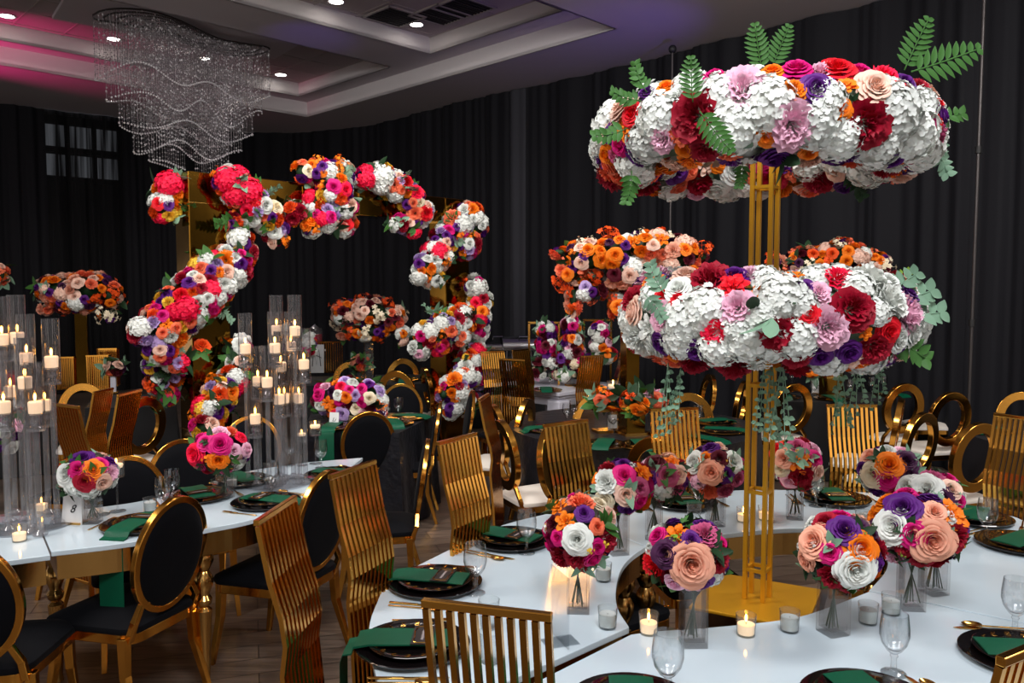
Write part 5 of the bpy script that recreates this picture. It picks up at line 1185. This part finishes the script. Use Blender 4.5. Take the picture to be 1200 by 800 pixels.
arrangement('low_flower_arrangement', 'flower arrangement', 'small orange flowers on the back table below the lower flower ring', [(950, 434, 9, 8), (972, 430, 12, 9)], at_z(970, 464, TT).y, 26, 54, mixx=OMIX, grp='low flower arrangements')
arrangement('flower_column', 'flower arrangement', 'column of red, white and purple flowers behind the left candle cluster', [(10, 452, 12, 17), (10, 478, 11, 14), (12, 500, 10, 14), (8, 520, 10, 10)], 5.2, 70, 55, [(8, 450, 12, 'peony', 'burgundy'), (12, 470, 9, 'hydrangea', 'white'), (10, 488, 8, 'leaf', 'green'), (14, 512, 9, 'rose', 'purple')], mixx=COLMIX, grp='flower columns in gold frames')
arrangement('small_flower_arrangement', 'flower arrangement', 'small coral arrangement over a white vase at the left back', [(134, 431, 12, 8)], 8.0, 20, 56, grp='low flower arrangements')
arrangement('small_flower_arrangement', 'flower arrangement', 'small wine and blush arrangement under the tall one in the arch opening', [(422, 425, 10, 8)], 8.9, 20, 57, grp='low flower arrangements')
arrangement('small_flower_arrangement', 'flower arrangement', 'dark red and white flowers behind the right candle cluster', [(338, 395, 9, 20), (362, 405, 8, 16)], 8.6, 40, 58, mixx=COLMIX, grp='low flower arrangements')
# pedestals and vessels
def pedestal(px, ybase, ytop, w, Y, label, z0, m=GOLDM, name='mirrored_pedestal', cat='pedestal'):
    p = at_y(px, (ybase+ytop)/2, Y); top = at_y(px, ytop, Y).z; r = empty(name, (p.x, Y, z0), R(18), label, cat, 'gold mirrored pedestals')
    ww = w/FPX*Y; h = top-z0
    q = MB(); q.box((0, 0, h/2), (ww, ww, h)); q.build('column', m, r, smooth=False, bevel=.004)
    for z in (.01, h-.01): e = MB(); e.box((0, 0, z), (ww+.03, ww+.03, .02)); e.build('cap', CUT, r, smooth=False)
    return r
pedestal(738, 505, 350, 17, 6.25, 'tall gold mirrored pedestal on the round black table holding the peach arrangement', TT)
pedestal(740, 507, 478, 24, 5.75, 'low gold mirrored vase under the orange flowers on the round table', TT)
pedestal(706, 507, 478, 15, y4, 'clear gold vase under the orange and plum flowers', TT, GLS, 'cylinder_vase', 'vase')
pedestal(768, 507, 478, 14, y4-.1, 'glass vase under the pink rose on the round table', TT, GLS, 'cylinder_vase', 'vase')
pedestal(978, 463, 325, 16, 8.0, 'gold mirrored pedestal behind the lower flower ring on the back table', TT)
pedestal(970, 463, 440, 14, at_z(970, 464, TT).y, 'small gold vase under the orange flowers on the back table', TT)
pedestal(97, 452, 362, 13, 8.4, 'gold pedestal under the tall left arrangement', TT)
pedestal(432, 445, 388, 10, 8.8, 'glass column under the arrangement in the arch opening', TT, GLS, 'cylinder_vase', 'vase')
pedestal(133, 462, 438, 6, 8.0, 'white vase under the small coral arrangement at the left back', TT, WT, 'vase', 'vase')
pedestal(-4, 455, 334, 9, 8.6, 'gold pedestal under the flower ball at the left frame edge', TT)
pedestal(422, 446, 432, 8, 8.9, 'short glass vase under the small wine and blush arrangement', TT, GLS, 'cylinder_vase', 'vase')
pedestal(669, 452, 420, 8, fy, 'glass column under the framed flowers on the white lacquered table', TT, GLS, 'cylinder_vase', 'vase')
# gold lattice boxes, lantern candles at the left back and bar
def slat_box(px, py, w, h, label):
    p = at_z(px, py, TT); k = FPX/p.y; r = empty('slatted_gold_box', p, R(12), label, 'box', 'slatted gold boxes')
    W, H = w/k, h/k; q = MB()
    for i in range(11):
        for s in (-1, 1): q.box((-W/2+W*i/10, s*W*.3, H/2), (W*.035, .012, H))
    for s in (-1, 1):
        for i in range(5): q.box((s*W/2, -W*.3+W*.6*i/4, H/2), (.012, W*.03, H))
    q.build('slats', GOLD, r, smooth=False); q = MB(); q.box((0, 0, H), (W+.02, W*.62, .015)); q.box((0, 0, .01), (W+.02, W*.62, .015)); q.build('panels', GOLD, r, smooth=False); return r
slat_box(79, 456, 17, 38, 'slatted gold box left of the left gold pedestal'); slat_box(117, 456, 22, 40, 'slatted gold box right of the left gold pedestal'); slat_box(128, 452, 20, 44, 'tallest slatted gold box behind the small coral arrangement')
slat_box(388, 436, 26, 36, 'slatted gold bar box with the white sign in the arch opening')
sg = at_z(377, 438, TT); r = empty('sign_board', (sg.x, sg.y-.25, TT+.02), R(8), 'white sign with black script leaning on the gold bar box', 'sign'); q = MB(); q.M = Matrix.Rotation(R(-8), 4, 'X'); q.box((0, 0, .19), (.17, .012, .34)); q.build('panel', CARD, r, smooth=False)
q = MB()
q.tube([(-.05, .0, .10), (-.03, .01, .30), (.0, .0, .12), (.03, .01, .30), (.05, .0, .1)], .005, 5); q.tube([(-.06, .005, .2), (.0, .005, .23), (.06, .005, .2)], .004, 5)
q.M = Matrix.Identity(4); o = q.build('script_lettering', INK, r); o.location = (0, -.012, 0)
def dispenser(px, py, label, juice):
    p = at_z(px, py, TT); r = empty('drink_dispenser', p, 0, label, 'drink dispenser'); q = MB(); q.lathe([(.09, .3), (.1, .32), (.1, .52), (.08, .55), (.078, .55), (.096, .515), (.096, .32), (.001, .31)], 20); q.build('glass_jar', GLS, r)
    q = MB(); q.lathe([(.001, .33), (.09, .33), (.09, .47), (.001, .47)], 20); q.build('drink', mat('red_punch', (140, 10, 34), .2), r)
    q = MB(); q.lathe([(.09, 0), (.09, .012), (.08, .012), (.075, .3), (.085, .31), (.001, .31)], 12); q.build('stand', GOLD, r); q = MB(); q.lathe([(.001, .55), (.085, .55), (.02, .58), (.001, .6)], 20); q.build('lid', METAL, r); return r
dispenser(370, 434, 'glass drink dispenser with red punch behind the right candle cluster', 1)
def bottle(px, py, lb):
    p = at_z(px, py, TT); r = empty('water_bottle', p, 0, lb, 'bottle', 'small clear bottles on the bar'); q = MB(); q.lathe([(.001, .0), (.03, .0), (.03, .16), (.012, .2), (.012, .23), (.001, .23)], 14); q.build('bottle_body', GLS, r); q = MB(); q.lathe([(.014, .225), (.014, .25), (.001, .25)], 12); q.build('cap', CARD, r)
for i, (x, lb) in enumerate(((377, 'left clear bottle on the bar by the drink dispenser'), (381, 'right clear bottle on the bar by the drink dispenser'))): bottle(x, 431, lb)
# chafing dishes
def chafing(px, py, roll, label):
    p = at_z(px, py, .82); r = empty('chafing_dish', p, R(8), label, 'chafing dish', 'silver chafing dishes'); q = MB()
    for s in (-1, 1):
        for t in (-1, 1): e = MB(); e.tube([(s*.22, t*.13, 0), (s*.22, t*.13, .2)], .012, 6); e.build('leg', METAL, r)
    q.box((0, 0, .22), (.56, .34, .06)); q.build('pan', METAL, r, smooth=False, bevel=.01)
    q = MB(); 
    q.grid(lambda u, v: (-.27+.54*v, .17*math.cos(math.pi*u), .25+(.12 if roll else .05)*math.sin(math.pi*u)), 14, 2); q.build('lid', METAL, r)
    q = MB(); q.tube([(-.06, -.1, .33), (-.06, -.14, .37), (.06, -.14, .37), (.06, -.1, .33)], .008, 6); q.build('lid_handle', METAL, r)
    for s in (-1, 1): q = MB(); q.tube([(s*.28, -.06, .22), (s*.33, -.05, .23), (s*.33, .05, .23), (s*.28, .06, .22)], .008, 6); q.build('side_handle', METAL, r)
    return r
chafing(582, 427, False, 'low silver chafing dish left on the buffet table'); chafing(612, 427, True, 'domed silver chafing dish in the middle of the buffet table'); chafing(640, 426, False, 'silver chafing dish right on the buffet table, behind the framed flowers')
p = at_z(593, 431, .82); r = empty('buffet_sign', (p.x, p.y-.3, .82), 0, 'blank white sign box below the chafing dishes on the buffet', 'sign'); q = MB(); q.box((0, 0, .05), (.14, .1, .1)); q.build('panel', WT, r, smooth=False)
# back table settings
BT = [(600, 455, 'at the left corner of the white lacquered table', 45), (640, 457, 'at the near corner of the white lacquered table', 90), (690, 453, 'on the right side of the white lacquered table', 135), (975, 467, 'on the back table before the open slatted chair', 90), (1045, 463, 'at the right end of the back table', 110), (918, 465, 'at the left end of the back table', 80),
      (708, 521, 'at the near left of the round black table', 75), (752, 522, 'at the near middle of the round black table', 92), (826, 516, 'at the near right of the round black table', 125), (845, 505, 'at the right of the round black table', 160), (835, 495, 'at the far right of the round black table', 200), (642, 503, 'at the left rim of the round black table', 20),
      (390, 500, 'in front of the small white card on the velvet table', 90), (460, 496, 'at the right corner of the velvet table', 110), (478, 489, 'at the right side of the velvet table', 160), (1160, 505, 'on the black satin table at the right', 30), (185, 470, 'on the table left of the arch pillar', 90), (475, 445, 'on the far table left of the right arch pillar', 90)]
for px, py, wh, f in BT:
    setting(px, py, f, wh, .22 if px in (600, 690, 975, 390, 460, 185, 475, 642) else 0, .20, cutlery=False, menu=False, gold=True)

# ------------------------------------------------------------------ chandelier
ch = at_z(219, 42, 5.1); chz = 5.12
cr = empty('crystal_chandelier', (ch.x, ch.y, 0), R(38), 'large wavy crystal chandelier of hanging bead strands under the ceiling', 'chandelier')
q = MB(); pts = []
def wave(k, n=140):
    """closed serpentine loop, tier k"""
    W = (1.12, 1.0, .86, .70, .52)[k]; D = (.34, .29, .24, .19, .14)[k]; out = []
    for i in range(n):
        t = i/n; side = 1 if t < .5 else -1; s = (t*2 if t < .5 else 2-t*2); x = -W+2*W*s
        d = D*math.sqrt(max(0, 1-(2*s-1)**8)); y = .30*math.sin((2*s-1)*2.9)*(1-.15*k)+side*d
        out.append((x, y))
    return out
for k in range(5):
    L = wave(k); q = MB(); q.tube([(x, y, chz) for x, y in L], .012, 6, closed=True); q.build('ceiling_rail', GREYPAINT, cr)
    top = chz; base = (4.42, 4.12, 3.86, 3.60, 3.36)[k]
    q = MB(); n = len(L); fr = (3.2, 3.5, 3.0, 3.6, 2.0)[k]; rim = []
    N = int(sum((Vector(L[i])-Vector(L[i-1])).length for i in range(n))/.036)
    rr = random.Random(k); bead = []
    for j in range(N):
        t = j/N*n; i = int(t); fx = t-i; a = L[i]; b = L[(i+1) % n]; x = a[0]+(b[0]-a[0])*fx; y = a[1]+(b[1]-a[1])*fx
        if k == 4 and abs(x) < .12: continue
        zb = base+.085*math.sin(x*fr*2+k)+(.05*math.sin(x*9) if k == 1 else 0); rim.append((x, y, zb))
        q.cur = 0; q.tube([(x, y, top), (x, y, zb)], .0018, 3)
        z = top-rr.uniform(0, .05)
        while z > zb:
            q.cur = 1 if rr.random() < .2 else 0; s = .0072*rr.uniform(.6, 1.4)*(1.5 if q.cur else 1)  # random paler, larger beads put sparkle into the strands by colour
            q.add([(x+s, y, z), (x, y+s, z), (x-s, y, z), (x, y-s, z), (x, y, z+s*1.2), (x, y, z-s*1.2)], [(0, 1, 4), (1, 2, 4), (2, 3, 4), (3, 0, 4), (1, 0, 5), (2, 1, 5), (3, 2, 5), (0, 3, 5)])
            z -= .052
    o = q.build('crystal_strand_curtain', [mat('smoky_crystal', (205, 200, 204), .15, .6, spec=1), mat('crystal_bead', (250, 248, 252), .15, .35, spec=1)], cr, smooth=False); o['kind'] = 'stuff'
    if len(rim) > 3:
        q = MB()
        for (x, y, z) in rim: q.ball((x, y, z), (.013, .013, .013), 6, 4)
        o = q.build('bottom_bead_rim', mat('crystal_bead', (245, 242, 246), .15, .35, spec=1), cr, smooth=False); o['kind'] = 'stuff'
pz = at_z(140, 20, Z3)
q = MB(); q.box((0, .1, Z3-.03), (2.9, 1.15, .05)); q.build('ceiling_plate', CEIL, cr, smooth=False, bevel=.01)
for x in (-.9, -.3, .3, .9):
    q = MB(); q.tube([(x, .3*math.sin(x*2.6), chz), (x, .3*math.sin(x*2.6), Z3-.05)], .005, 5); q.build('suspension_rod', METAL, cr)
